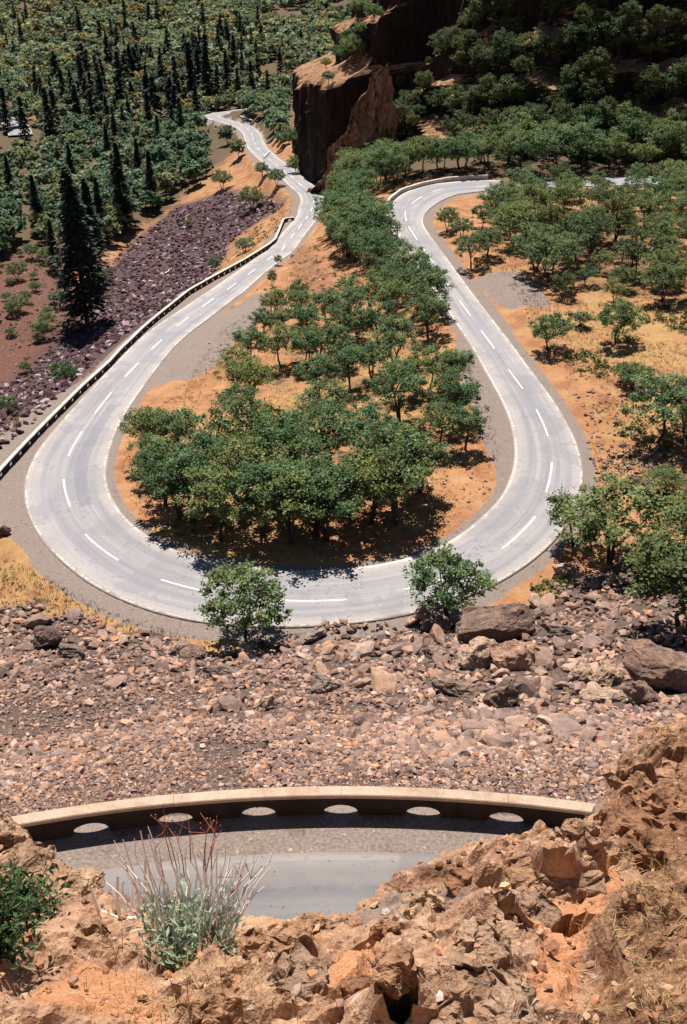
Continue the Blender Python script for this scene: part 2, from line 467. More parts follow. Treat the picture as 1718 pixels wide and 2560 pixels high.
grass = np.maximum(grass, verge * .6)
scree = soft_poly(poly_world([(650, 462), (600, 440), (520, 430), (400, 470), (290, 560), (215, 650), (120, 780), (10, 880), (-80, 920), (-80, 1080), (60, 985), (130, 925), (260, 820), (370, 735), (470, 650), (520, 560), (600, 500)]), 8)
red = soft_poly(poly_world([(-60, 560), (40, 545), (120, 560), (200, 680), (150, 800), (100, 940), (-40, 1040)]), 6)
red = np.maximum(red, soft_poly(poly_world([(620, 590), (720, 545), (800, 640), (780, 700), (660, 700)]), 3) * .5)
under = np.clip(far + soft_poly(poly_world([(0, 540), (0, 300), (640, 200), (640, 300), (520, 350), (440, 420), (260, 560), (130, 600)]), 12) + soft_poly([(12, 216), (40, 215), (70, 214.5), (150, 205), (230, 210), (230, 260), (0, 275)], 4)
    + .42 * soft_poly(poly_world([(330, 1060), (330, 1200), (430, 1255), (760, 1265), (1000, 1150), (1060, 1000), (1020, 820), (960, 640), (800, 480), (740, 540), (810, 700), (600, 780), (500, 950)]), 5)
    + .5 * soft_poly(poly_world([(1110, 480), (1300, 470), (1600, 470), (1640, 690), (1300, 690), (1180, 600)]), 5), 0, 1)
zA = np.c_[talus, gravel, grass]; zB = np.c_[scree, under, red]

def ground_material():
    m, nt, b = new_mat('ground_soil'); N = NT(nt); p = N.pos()
    n1 = N.noise(.35, 6, .6, p); n2 = N.noise(2.6, 6, .65, p); n3 = N.noise(9.0, 4, .6, p)
    a = N.sep(N.attr('zoneA').outputs["Color"]); c = N.sep(N.attr('zoneB').outputs["Color"])
    def fac(w, amt=.9, src=n2, k=5.0):
        t = N.math('ADD', w, N.math('MULTIPLY', N.math('SUBTRACT', src, .5), amt))
        return N.math('MULTIPLY_ADD', N.math('SUBTRACT', t, .5), k, .5, clamp=True)
    base = N.ramp(n1, [(.3, (.24, .10, .048)), (.5, (.34, .17, .08)), (.7, (.41, .235, .115))])
    base = N.mix(N.math('MULTIPLY', fac(a[2], 1.2, n1, 2.2), .85), base, N.ramp(n2, [(.3, (.28, .165, .065)), (.7, (.42, .265, .11))]))
    base = N.mix(fac(c[2]), base, N.ramp(n2, [(.3, (.06, .03, .026)), (.52, (.12, .055, .043)), (.72, (.30, .14, .075))]))
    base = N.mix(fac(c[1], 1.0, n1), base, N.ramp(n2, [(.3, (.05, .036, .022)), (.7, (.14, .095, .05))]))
    base = N.mix(fac(c[0]), base, N.ramp(n3, [(.3, (.042, .023, .028)), (.7, (.11, .064, .072))]))
    base = N.mix(fac(a[0]), base, N.ramp(n3, [(.3, (.045, .032, .028)), (.7, (.14, .10, .086))]))
    base = N.mix(fac(a[1], .5, n2, 4.0), base, N.ramp(n3, [(.25, (.17, .135, .118)), (.75, (.25, .205, .18))]))
    v = N.ramp(n3, [(.3, (.8, .8, .8)), (.5, (1, 1, 1)), (.75, (1.15, 1.15, 1.15))])
    base = N.mix(1.0, base, v, 'MULTIPLY')
    base = N.mix(N.ramp(N.noise(1.3, 7, .75, p), [(.56, (0, 0, 0)), (.66, (.55, .55, .55))]), base, (.10, .06, .035))
    base = N.mix(N.ramp(N.noise(4.5, 3, .6, p), [(.66, (0, 0, 0)), (.72, (.5, .5, .5))]), base, (.55, .43, .30))
    nt.links.new(base, b.inputs["Base Color"])
    hgt = N.math('ADD', n2, N.math('MULTIPLY', n3, .5)); N.bump(hgt, .5, .15, b)
    return m
M['ground'] = ground_material()
ny, nx = XX.shape
ii = np.arange(ny * nx).reshape(ny, nx)
Fq = np.stack([ii[:-1, :-1], ii[:-1, 1:], ii[1:, 1:], ii[1:, :-1]], -1).reshape(-1, 4)
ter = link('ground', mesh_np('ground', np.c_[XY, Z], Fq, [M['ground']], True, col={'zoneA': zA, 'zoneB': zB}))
tag(ter, kind='structure')

# ------------------------------------------------------------------ road surface
def road_material(name='pale_asphalt', gain=1.0, paint=.85):
    m, nt, b = new_mat(name); N = NT(nt); p = N.pos()
    rc = N.sep(N.attr('rc').outputs["Color"])          # r: 0..1 across, g: arc length / 1000, b: metres to the edge / 10
    n1 = N.noise(.25, 5, .6, p); n2 = N.noise(2.2, 5, .65, p); n3 = N.noise(22, 3, .6, p)
    # streaks along the road: noise in (across, along) coordinates
    cmb = N.node("ShaderNodeCombineXYZ")
    nt.links.new(N.math('MULTIPLY', rc[0], 9.0), cmb.inputs[0]); nt.links.new(N.math('MULTIPLY', rc[1], 28.0), cmb.inputs[1])
    st = N.noise(1.0, 4, .6, cmb.outputs[0])
    c = N.ramp(st, [(.36, (.24, .248, .275)), (.5, (.295, .298, .32)), (.62, (.35, .345, .352))])
    # wheel tracks, a little darker and bluer
    cm2 = N.node("ShaderNodeCombineXYZ"); nt.links.new(rc[0], cm2.inputs[0])
    w = N.math('SINE', N.math('MULTIPLY', rc[0], 25.13))
    wf = N.math('MULTIPLY', N.math('GREATER_THAN', w, -.2), N.math('MULTIPLY_ADD', w, .14, .03))
    c = N.mix(wf, c, (.19, .20, .24))
    # pale gritty margins
    e = N.math('MULTIPLY', rc[2], 10.0)
    mf = N.math('MULTIPLY', N.math('SUBTRACT', 1.0, N.math('DIVIDE', N.math('ADD', e, N.math('MULTIPLY_ADD', n2, 1.6, -.8)), 1.5), clamp=True), .75)
    c = N.mix(mf, c, (.47, .43, .395))
    # worn edge line
    lf = N.math('MULTIPLY', N.math('GREATER_THAN', e, .10), N.math('LESS_THAN', e, .30))
    lf = N.math('MULTIPLY', lf, N.math('MULTIPLY', N.math('GREATER_THAN', n2, .47), N.math('GREATER_THAN', n1, .43)))
    c = N.mix(N.math('MULTIPLY', lf, paint), c, (.72, .69, .60))
    # hairline cracks and broad worn patches
    vo = N.node('ShaderNodeTexVoronoi'); vo.feature = 'DISTANCE_TO_EDGE'; vo.inputs['Scale'].default_value = .22
    wp = N.node('ShaderNodeMix', data_type='VECTOR'); wp.inputs[0].default_value = .35; nt.links.new(p, wp.inputs[4])
    nz_ = N.node('ShaderNodeTexNoise'); nz_.inputs['Scale'].default_value = .8; nt.links.new(p, nz_.inputs['Vector']); sc_ = N.node('ShaderNodeVectorMath', operation='SCALE'); sc_.inputs['Scale'].default_value = 6.0; nt.links.new(nz_.outputs['Color'], sc_.inputs[0]); ad = N.node('ShaderNodeVectorMath', operation='ADD'); nt.links.new(p, ad.inputs[0]); nt.links.new(sc_.outputs[0], ad.inputs[1]); nt.links.new(ad.outputs[0], vo.inputs['Vector'])
    ck = N.math('MULTIPLY', N.math('LESS_THAN', vo.outputs['Distance'], .013), N.math('MULTIPLY', N.math('GREATER_THAN', n1, .5), 0.42 if gain > .9 else 0.0))
    c = N.mix(ck, c, (.12, .12, .14))
    c = N.mix(N.ramp(N.noise(.16, 3, .5, p), [(.55, (0, 0, 0)), (.575, (.40, .40, .40))]), c, (.225, .23, .255))
    # dark tar repair in the inner lane of the bend's left side
    s0, s1 = SPATCH
    sm = N.math('MULTIPLY', rc[1], 1000.0)
    t = N.math('MULTIPLY', N.math('GREATER_THAN', sm, s0), N.math('LESS_THAN', sm, s1))
    q = N.math('ADD', rc[0], N.math('MULTIPLY_ADD', n2, .10, -.05))
    t = N.math('MULTIPLY', t, N.math('MULTIPLY', N.math('GREATER_THAN', q, .60), N.math('LESS_THAN', q, .76)))
    c = N.mix(N.math('MULTIPLY', t, .5), c, (.16, .17, .22))
    c = N.mix(1.0, c, N.ramp(n3, [(.3, (.9, .9, .9)), (.7, (1.08, 1.08, 1.08))]), 'MULTIPLY')
    c = N.mix(1.0, c, N.ramp(n1, [(.3, (.92, .92, .93)), (.7, (1.06, 1.05, 1.03))]), 'MULTIPLY')
    c = N.mix(N.math('GREATER_THAN', N.noise(6.0, 2, .5, p), .735), c, (.13, .13, .15))
    c = N.mix(1.0, c, (gain, gain * .97, gain * .96), 'MULTIPLY')
    nt.links.new(c, b.inputs["Base Color"]); b.inputs["Roughness"].default_value = .8
    N.bump(n3, .15, .01, b); return m
# arc-length span of the repair: left side of the bend
_k = np.where((ROAD[:, 0] < -24) & (ROAD[:, 1] > 84) & (ROAD[:, 1] < 112))[0]
SPATCH = (float(RS[_k[0]]), float(RS[_k[-1]]))
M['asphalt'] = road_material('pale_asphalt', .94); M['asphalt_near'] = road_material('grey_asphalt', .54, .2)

def ribbon(P, N_, L, R, zoff, na, S):
    q = np.linspace(0, 1, na)
    off = L[:, None] * (1 - q) + R[:, None] * q
    X = P[:, None, 0] + N_[:, None, 0] * off; Y = P[:, None, 1] + N_[:, None, 1] * off
    crown = .03 * (1 - (2 * q - 1) ** 2)
    Zr = np.broadcast_to(P[:, None, 2] + zoff, X.shape) + crown
    ed = np.minimum(off - L[:, None], R[:, None] - off)
    acr = q[None] if sgn < 0 else q[None]
    rc = np.stack([np.broadcast_to(acr, X.shape), np.broadcast_to(S[:, None] / 1000, X.shape), ed / 10], -1)
    V = np.stack([X, Y, Zr], -1)
    # turned-down edges so the slab has thickness
    dl = V[:, :1].copy(); dl[..., 2] -= .25; dr = V[:, -1:].copy(); dr[..., 2] -= .25
    V = np.concatenate([dl, V, dr], 1); rc = np.concatenate([rc[:, :1], rc, rc[:, -1:]], 1)
    nn, mm = V.shape[:2]; i = np.arange(nn * mm).reshape(nn, mm)
    F = np.stack([i[:-1, :-1], i[:-1, 1:], i[1:, 1:], i[1:, :-1]], -1).reshape(-1, 4)
    return V.reshape(-1, 3), F[:, ::-1] , rc.reshape(-1, 3)
V_, F_, rc_ = ribbon(ROAD, RN, WL, WR, .0, 17, RS)
road = tag(link('road', mesh_np('road', V_, F_, [M['asphalt']], True, col={'rc': rc_})), kind='structure')
# near road
nn_ = np.stack([np.sin(NARC_A), np.cos(NARC_A)], 1)
V_, F_, rc_ = ribbon(NEAR, nn_, np.full(90, -3.9), np.full(90, 3.55), .0, 13, np.arange(90) * .72 + 400)
# keep the pavement's cliff-side margin plain
road2 = tag(link('cliff_road', mesh_np('cliff_road', V_, F_, [M['asphalt_near']], True, col={'rc': rc_})), kind='structure')
# valley roads seen between the trees
def valley_road(name, pts, w):
    P = smooth(resample(np.array(pts, float), 3.0), 1, 3)
    P[:, 2] = ground(P[:, 0], P[:, 1]) + .8
    t = np.gradient(P[:, :2], axis=0); t /= np.linalg.norm(t, axis=1)[:, None]
    nr = np.stack([t[:, 1], -t[:, 0]], 1); k = len(P)
    V_, F_, rc_ = ribbon(P, nr, np.full(k, -w), np.full(k, w), 0, 7, np.arange(k) * 3.0)
    V_[:, 2] += .0
    return tag(link(name, mesh_np(name, V_, F_, [M['asphalt']], True, col={'rc': rc_})), kind='structure')
_a = [hit(*p) for p in [(-30, 268), (8, 275), (30, 282), (45, 300), (48, 312)]]
valley_road('valley_road', _a, 5.0)
_a = [hit(*p) for p in [(265, 235), (300, 234), (345, 233)]]
valley_road('valley_lane', _a, 3.0)

# painted centre dashes, each 4.6 m long on a 12.2 m spacing, as traced
DASH = [((1108.8,472.7),(1083,479)),((1055,492),(1029.7,509.7)),((1014.4,527.6),(1016.4,553)),((1022,567),(1043.7,600)),((1057.8,619.4),(1083,656.4)),((1098.6,679.3),(1124,716.3)),((1148.3,750.8),(1176.4,789)),((1203.5,827),(1236.6,871.8)),((1271,923.4),(1306.9,972)),((1341,1023.9),(1370,1091)),((1380,1155.9),(1365.7,1230.5)),((1338,1292),(1256,1372)),((1150,1434),(1013,1473.6)),((867,1499),(701,1501)),((523,1481),(403,1450)),((296.6,1401),(213.7,1335.5)),((176,1267),(159.4,1198.5)),((172,1139.8),(205,1078.6)),((237,1035),(279,981.6)),((313,942),(347,908)),((379,873.7),(405,849.6)),((443,815),(472,792.7)),((506.6,767),(534,746)),((568.6,724),(591,706.6)),((620,686),(639,672)),((668.5,650),(682,639.5)),((703,627),(713,612)),((727,594.7),(735.6,582.6)),((746,570.6),(754.6,560)),((765,548),(770,539.6)),((777,528),(782,517))]
def paint_mat():
    m, nt, b = new_mat('road_paint'); N = NT(nt)
    n = N.noise(5, 5, .7, N.pos())
    c = N.ramp(n, [(.34, (.42, .41, .40)), (.45, (.80, .77, .68))])
    nt.links.new(c, b.inputs["Base Color"]); M['paint'] = m
paint_mat()
mb = MB()
def road_at(s, off):
    x = np.interp(s, RS, ROAD[:, 0]) + off * np.interp(s, RS, RN[:, 0]); y = np.interp(s, RS, ROAD[:, 1]) + off * np.interp(s, RS, RN[:, 1])
    return np.array([x, y, np.interp(s, RS, ROAD[:, 2])])
spans = []
for a, b_ in DASH:
    t = trace3([a, b_]); spans.append((t[0, 0], t[1, 0], t[0, 1], t[1, 1]))
sl = spans[0][0] - 12.19
while sl > 10: spans.append((sl, sl + 4.57, 0, 0)); sl -= 12.19
sl = max(x[0] for x in spans) + 12.19
while sl < RS[-1] - 60: spans.append((sl, sl + 4.57, 0, 0)); sl += 12.19
for s0, s1, o0, o1 in spans:
    k = 7; ss = np.linspace(s0, s1, k); oo = np.linspace(o0, o1, k); V = []
    for s, o in zip(ss, oo):
        for e in (-.085, .085):
            p = road_at(s, o + e); p[2] += .036; V.append(p)
    mb.add(V, [(2 * i, 2 * i + 1, 2 * i + 3, 2 * i + 2)[::-1] for i in range(k - 1)])
tag(link('lane_marking', mb.mesh('lane_marking', [M['paint']]), road), kind='structure')

# ------------------------------------------------------------------ parapets
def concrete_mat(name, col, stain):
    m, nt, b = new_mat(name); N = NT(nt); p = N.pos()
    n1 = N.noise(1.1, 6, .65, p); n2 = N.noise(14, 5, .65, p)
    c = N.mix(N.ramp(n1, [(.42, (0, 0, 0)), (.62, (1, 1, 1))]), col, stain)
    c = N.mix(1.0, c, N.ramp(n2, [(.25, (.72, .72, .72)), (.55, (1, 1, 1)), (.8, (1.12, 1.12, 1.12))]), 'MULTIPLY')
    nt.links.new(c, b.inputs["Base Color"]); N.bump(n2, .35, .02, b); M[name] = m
concrete_mat('parapet_shaded_stone', (.040, .031, .027), (.025, .019, .017))  # body stone taken near-black: the wall face's shade is put into its colour
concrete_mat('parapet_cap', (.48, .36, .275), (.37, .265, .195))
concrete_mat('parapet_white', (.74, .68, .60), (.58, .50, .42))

def parapet(name, label, path, height, bay, first, capmat, bodymat, gap=True, bw=.30, cw=.42, ch=.15, ow=.60, rise=.33, spring=.03):
    P = resample(np.asarray(path, float), .05)
    s = np.r_[0, np.cumsum(np.linalg.norm(np.diff(P[:, :2], axis=0), axis=1))]
    # stations: fine inside the openings
    st = list(np.arange(0, s[-1], .65)); doors = []
    c = first
    while c < s[-1] - 1 and gap:
        if c > 1:
            doors.append(c); st += list(c + np.linspace(-ow, ow, 13))
        c += bay
    st = np.unique(np.round(np.array(st + [s[-1]]), 3))
    st = st[np.r_[True, np.diff(st) > .02]]
    Q = np.stack([np.interp(st, s, P[:, k]) for k in range(3)], 1)
    T = np.gradient(Q[:, :2], axis=0); T /= np.linalg.norm(T, axis=1)[:, None]
    Nn = np.stack([T[:, 1], -T[:, 0]], 1)
    root = bpy.data.objects.new(name, None); COL.objects.link(root)
    o0 = Q[len(Q) // 2]; root.location = o0
    mb = MB(); top = height - ch
    def z0(u):
        for d in doors:
            if abs(u - d) < ow - 1e-4: return spring + rise * (max(1 - ((u - d) / ow) ** 2, 0)) ** .6
            if abs(u - d) < ow + 1e-3: return spring
        return -.6
    for i in range(len(st) - 1):
        mid = (st[i] + st[i + 1]) / 2; indoor = any(abs(mid - d) < ow for d in doors)
        za, zb = (z0(st[i]), z0(st[i + 1])) if indoor else (-.6, -.6)
        V = []
        for (q, nrm, zz) in ((Q[i], Nn[i], za), (Q[i + 1], Nn[i + 1], zb)):
            for e in (-bw / 2, bw / 2):
                for z in (zz, top):
                    V.append((q[0] + nrm[0] * e - o0[0], q[1] + nrm[1] * e - o0[1], q[2] + z - o0[2]))
        # 0..3 station a (left low, left top, right low, right top), 4..7 station b
        F = [(0, 1, 5, 4), (2, 6, 7, 3), (0, 4, 6, 2)]
        dn = any(abs(st[i] - d + ow) < .02 or abs(st[i] - d - ow) < .02 for d in doors)
        if i == 0 or (dn and not indoor): F.append((0, 2, 3, 1))
        de = any(abs(st[i + 1] - d + ow) < .02 or abs(st[i + 1] - d - ow) < .02 for d in doors)
        if i == len(st) - 2 or (de and not indoor): F.append((4, 5, 7, 6))
        mb.add(V, F)
    link('body', mb.mesh(name + '_body', [bodymat]), root)
    mb = MB(); seg = np.arange(0, s[-1], bay * 2); seg = np.r_[seg, s[-1]]
    for a, b_ in zip(seg[:-1], seg[1:]):
        if b_ - a < .2: continue
        ss = np.linspace(a + .006, b_ - .006, 9)
        q = np.stack([np.interp(ss, s, P[:, k]) for k in range(3)], 1) - o0
        t = np.gradient(q[:, :2], axis=0); t /= np.linalg.norm(t, axis=1)[:, None]; nr = np.stack([t[:, 1], -t[:, 0]], 1)
        j = random.uniform(-.012, .012)
        prof = [(-cw / 2, top - .002), (-cw / 2, height - .03), (-cw / 2 + .03, height), (cw / 2 - .03, height), (cw / 2, height - .03), (cw / 2, top - .002)]
        V = np.array([[(q[k, 0] + nr[k, 0] * (e + j), q[k, 1] + nr[k, 1] * (e + j), q[k, 2] + z) for e, z in prof] for k in range(9)]).reshape(-1, 3)
        F = [(k * 6 + a_, k * 6 + (a_ + 1) % 6, (k + 1) * 6 + (a_ + 1) % 6, (k + 1) * 6 + a_) for k in range(8) for a_ in range(6)]
        mb.add(V, F); mb.add(V[:6], [tuple(range(6))]); mb.add(V[-6:], [tuple(range(6))[::-1]])
    link('cap', mb.mesh(name + '_cap', [capmat]), root)
    return tag(root, label, 'parapet')

an = np.linspace(-.62, .62, 200)
pw = np.c_[narc(an, 0), np.full(200, NZ)]
arc0 = (-.62) * NR
parapet('parapet_wall', 'tan concrete parapet with arched drain holes, curving across the near road below the brown rocks', pw, .88, 2.72, (-.09 - arc0) % 2.72, M['parapet_cap'], M['parapet_shaded_stone'])

LP = [(735, 543), (722, 543.5), (710,545),(703,562),(689,596),(672,610),(610,648),(524,694.6),(472,724),(420.5,765),(369,806.5),(300,872),(275.5,900),(204,964),(127.6,1040),(64,1104),(0,1173)]
def wall_path(px, h):
    out = []
    for x, y in px:
        z = -55.0
        for _ in range(14):
            p = at_z(x * K, y * K, z); i, _d = nearest(ROAD, p[None, :2]); z = .5 * z + .5 * (ROAD[i[0], 2] + h)
        p = at_z(x * K, y * K, z); out.append((p[0], p[1], p[2] - h))
    return out
lp = wall_path(LP, .7)
e = np.array(lp[-1]) - np.array(lp[-3]); e /= np.linalg.norm(e)
lp += [tuple(np.array(lp[-1]) + e * 6 + np.array([.3, 0, 0])), tuple(np.array(lp[-1]) + e * 12 + np.array([1.2, 0, 0]))]
lpath = smooth(resample(np.array(lp), 1.0), 1, 2)
parapet('parapet_wall', 'long pale parapet with dark drain holes along the outer edge of the left road arm', lpath[::-1], .75, 2.66, 1.2, M['parapet_white'], M['parapet_shaded_stone'])
RP = [(994,594),(978.7,568),(966,540),(963,520),(973.6,494),(1004,471),(1063,453.6),(1124,442),(1170,439.5),(1221,437)]
rp = smooth(resample(np.array(wall_path(RP, .7)), 1.0), 1, 2)
parapet('parapet_wall', 'white low parapet around the outside of the upper right bend', rp, .7, 2.66, 1.2, M['parapet_white'], M['parapet_white'], gap=False, ch=.2)

# ------------------------------------------------------------------ trees
def cards(centers, size, up=.55, seed=0, aspect=1.5, fold=.25):
    """leaf cards: bent quads (two triangles sharing a raised middle edge)"""
    r = np.random.default_rng(seed); n = len(centers)
    nrm = r.normal(size=(n, 3)); nrm[:, 2] = np.abs(nrm[:, 2]) * .8 + up; nrm /= np.linalg.norm(nrm, axis=1)[:, None]
    t = r.normal(size=(n, 3)); t -= (t * nrm).sum(1)[:, None] * nrm; t /= np.linalg.norm(t, axis=1)[:, None]
    b = np.cross(nrm, t); s = size * r.uniform(.65, 1.35, n)[:, None]
    t = t * s * aspect / 2; b = b * s / 2
    V = np.stack([centers - t, centers + b + nrm * s * fold * .3, centers + t, centers - b + nrm * s * fold * .3], 1)
    return V.reshape(-1, 3), np.arange(n * 4).reshape(n, 4)

def oak_meshes(seed, H=8.0, spread=.95, ncl=85, per=34, leaf=.25, wood_sides=6, low=.28, fk=(.28, .38)):
    r = np.random.default_rng(seed); rnd = random.Random(seed)
    R = H * .42 * spread; wood = MB(); tips = []
    nst = r.integers(1, 3)
    for k in range(nst):
        a0 = rnd.uniform(0, 6.28); lean = .5 * R * (.3 if nst == 1 else .5)
        base = np.array([math.cos(a0), math.sin(a0), 0]) * (.0 if nst == 1 else .12)
        fork = np.array([math.cos(a0) * lean, math.sin(a0) * lean, H * rnd.uniform(*fk)])
        mid = (base + fork) / 2 + r.normal(0, .12, 3) * [1, 1, 0]
        wood.tube([base - [0, 0, .5], base, mid, fork], [.24 * H / 8, .19 * H / 8, .15 * H / 8, .13 * H / 8], wood_sides)
        nl = 6 if nst == 1 else 4
        for j in range(nl):
            a = a0 + j * 6.283 / nl + rnd.uniform(-.4, .4)
            rr = R * rnd.uniform(.45, .95); zz = H * rnd.uniform(.5, .93) - .12 * rr
            tip = np.array([math.cos(a) * rr, math.sin(a) * rr, zz])
            m1 = fork * .55 + tip * .45 + r.normal(0, .25, 3) + [0, 0, .25]
            wood.tube([fork, m1, tip], [.10 * H / 8, .065 * H / 8, .025], 5)
            tips.append(tip)
            for q in range(4):
                f = rnd.uniform(.35, .95); p0 = fork * (1 - f) + tip * f if f > .5 else m1
                t2 = p0 + r.normal(0, 1, 3) * [.9, .9, .55] * H / 8 + [0, 0, .25]
                wood.tube([p0, (p0 + t2) / 2 + r.normal(0, .08, 3), t2], [.045, .03, .012], 4); tips.append(t2)
    # crown clusters: at the branch tips plus a lumpy shell
    cl = [t for t in tips]
    lob = r.normal(size=(5, 3)); lob /= np.linalg.norm(lob, axis=1)[:, None]
    while len(cl) < ncl:
        d = r.normal(size=3); d /= np.linalg.norm(d)
        if d[2] < -.55: continue
        k = 1 + .22 * np.max(lob @ d) + r.uniform(-.12, .1)
        rad = r.uniform(.45, 1.0) ** .55
        p = np.array([d[0] * R * k * rad, d[1] * R * k * rad, H * (.60 + .33 * d[2] * k * rad)])
        if p[2] < H * low: continue
        cl.append(p)
    cl = np.array(cl); n = len(cl)
    rad = r.uniform(.32, .72, n) * H / 8
    P = np.repeat(cl, per, 0) + r.normal(size=(n * per, 3)) * np.repeat(rad, per)[:, None] * [.62, .62, .42]
    V, F = cards(P, leaf * (H / 8) ** .5, .8, seed)
    ct = r.uniform(.72, 1.3, n); hue = r.uniform(-.12, .12, n)
    tint = np.repeat(ct, per)[:, None] * np.stack([1 + np.repeat(hue, per), np.ones(n * per), 1 - .8 * np.repeat(hue, per)], 1) * r.uniform(.8, 1.2, (n * per, 1))
    return wood, (V, F, np.repeat(tint, 4, 0))

class Kind: pass
def make_oak(seed, mat, **k):
    w, (V, F, t) = oak_meshes(seed, **k); o = Kind()
    o.trunk = w.mesh('oak_trunk', [M['bark']], True)
    o.crown = mesh_np('oak_crown', V, F, [mat], False, col={'tint': t})
    o.H = k.get('H', 8.0); return o
OAK = [make_oak(s, M['oak_leaves'], ncl=nc, per=pr, spread=sp, leaf=.2) for s, nc, pr, sp in [(1, 80, 62, 1.0), (2, 72, 62, 1.1), (3, 90, 56, .88), (4, 62, 66, 1.15), (5, 70, 60, .95), (6, 88, 56, 1.02), (7, 60, 64, .8)]]
OAKT = [make_oak(s, M['oak_leaves'], ncl=nc, per=60, spread=sp, leaf=.2, low=.52, fk=(.44, .54)) for s, nc, sp in [(41, 62, .82), (42, 70, .9), (43, 56, .75), (44, 66, .98)]]
OAKD = [make_oak(s, M['dark_leaves'], ncl=nc, per=58, spread=sp, leaf=.2) for s, nc, sp in [(51, 76, .9), (52, 66, 1.05), (53, 84, .82)]]
BUSHD = [make_oak(s, M['dark_leaves'], H=5.0, ncl=100, per=48, leaf=.18, spread=sp, low=.12) for s, sp in [(61, 1.0), (62, 1.15), (63, .85)]]
BUSH = [make_oak(s, M['oak_leaves'], H=5.0, ncl=125, per=50, leaf=.17, spread=1.1, low=.12) for s in (11, 12, 13)]

def place_tree(kind, nm, p, h, label, group=None, cat='tree', rot=None, crown_mat=None, sxy=1.0):
    s = h / kind.H
    root = bpy.data.objects.new(nm, None); COL.objects.link(root)
    root.location = (p[0], p[1], p[2]); root.rotation_euler = (0, 0, random.uniform(0, 6.28) if rot is None else rot)
    root.scale = (s * sxy, s * sxy, s)
    link('trunk', kind.trunk, root); link('crown', kind.crown, root)
    return tag(root, label, cat, group)

ORD = ['first', 'second', 'third', 'fourth', 'fifth', 'sixth', 'seventh', 'eighth', 'ninth', 'tenth', 'eleventh', 'twelfth', 'thirteenth', 'fourteenth', 'fifteenth', 'sixteenth', 'seventeenth', 'eighteenth', 'nineteenth', 'twentieth']
def ordn(i):
    if i < 20: return ORD[i]
    T = {2: 'twenty', 3: 'thirty', 4: 'forty', 5: 'fifty', 6: 'sixty'}
    return T[(i + 1) // 10] + ('-' + ORD[(i + 1) % 10 - 1] if (i + 1) % 10 else 'th') if (i + 1) % 10 else {2: 'twentieth', 3: 'thirtieth', 4: 'fortieth', 5: 'fiftieth', 6: 'sixtieth'}[(i + 1) // 10]
def row_labels(pts, rows, fmt):
    """labels by row (front row nearest the viewer) and place from the left, from where each thing shows in the picture"""
    pr = [project(p) for p in pts]; idx = sorted(range(len(pts)), key=lambda i: -pr[i][1])
    lab = [None] * len(pts); per = max(1, math.ceil(len(pts) / rows))
    for r_ in range(rows):
        row = sorted(idx[r_ * per:(r_ + 1) * per], key=lambda i: pr[i][0])
        for c_, i in enumerate(row): lab[i] = fmt.format(row=ordn(r_), col=ordn(c_))
    return lab

def clear_of_road(x, y, m=1.2):
    i, d = nearest(ROAD, np.array([[x, y]])); i = i[0]
    dv = np.array([x, y]) - ROAD[i, :2]; l = dv @ RN[i]
    w = WR[i] if l > 0 else -WL[i]
    return d[0] > w + m

def fill_poly(px, spacing, jitter=.35, seed=0, margin=1.5):
    poly = poly_world(px); P = np.array(poly); lo, hi = P.min(0), P.max(0)
    r = np.random.default_rng(seed); out = []
    tries = int((hi - lo).prod() / spacing ** 2 * 30)
    for _ in range(tries):
        q = lo + r.uniform(size=2) * (hi - lo)
        if not in_poly(q[None], poly)[0] or not clear_of_road(q[0], q[1], margin): continue
        if all((q[0] - a[0]) ** 2 + (q[1] - a[1]) ** 2 > spacing ** 2 for a in out): out.append((q[0], q[1]))
    return [np.array([x, y, float(ground(x, y)) - .05]) for x, y in out]

# -- the grove inside the bend (front row placed where it stands in the photo)
front = [(376, 1165, 8.4), (412, 1212, 7.6), (440, 1222, 7.4), (600, 1248, 8.0), (655, 1252, 6.6), (722, 1252, 7.2), (560, 1190, 8.5), (905, 1165, 9.0), (960, 1140, 7.0), (800, 1185, 7.0), (1035, 990, 6.8), (1000, 1040, 6.0), (505, 1262, 7.0), (665, 1268, 7.2), (745, 1262, 7.0), (845, 1222, 6.2), (352, 1110, 5.6), (345, 1030, 5.0), (1060, 1040, 5.6), (905, 1225, 4.0), (1045, 900, 5.6), (345, 1060, 6.5), (600, 790, 5.5), (655, 770, 5.0), (705, 790, 6.0), (570, 850, 6.0), (625, 740, 5.4), (690, 750, 5.6), (745, 760, 6.0), (790, 800, 6.2), (540, 900, 6.0), (640, 850, 6.5), (700, 860, 6.0), (770, 850, 6.5), (800, 900, 6.5), (850, 880, 6.5), (730, 930, 6.5), (690, 1180, 8.5), (470, 1150, 8.5), (860, 1110, 9.0), (640, 1120, 8.5), (760, 1100, 8.5), (540, 1080, 8.5), (420, 1080, 8.0), (980, 905, 6.5), (1020, 920, 5.6)]
grove = [(hit(a, b - (14 if b < 1190 else 28)), h * .92) for a, b, h in front]
GROVE = [(400, 1040), (520, 985), (560, 930), (620, 870), (660, 830), (760, 790), (800, 730), (835, 690), (870, 690), (960, 700), (1000, 760), (1005, 850), (960, 900), (930, 1000), (900, 1060), (700, 1060), (560, 1040), (430, 1070)]
for p in fill_poly(GROVE, 6.0, seed=5):
    if all(np.hypot(*(p - q[0])[:2]) > 3.4 for q in grove): grove.append((p, random.uniform(5.0, 7.4)))
lab = row_labels([g[0] for g in grove], 6, 'oak of the grove inside the bend, {col} from left in its {row} row back')
for (p, h), l in zip(grove, lab):
    place_tree(random.choice(OAKT if random.random() < .6 or project(p)[1] > 1120 else OAK), 'oak_tree', p, max(h, 7.8) if project(p)[1] > 1190 else h * random.uniform(.95, 1.05), l, 'oaks of the grove inside the bend')
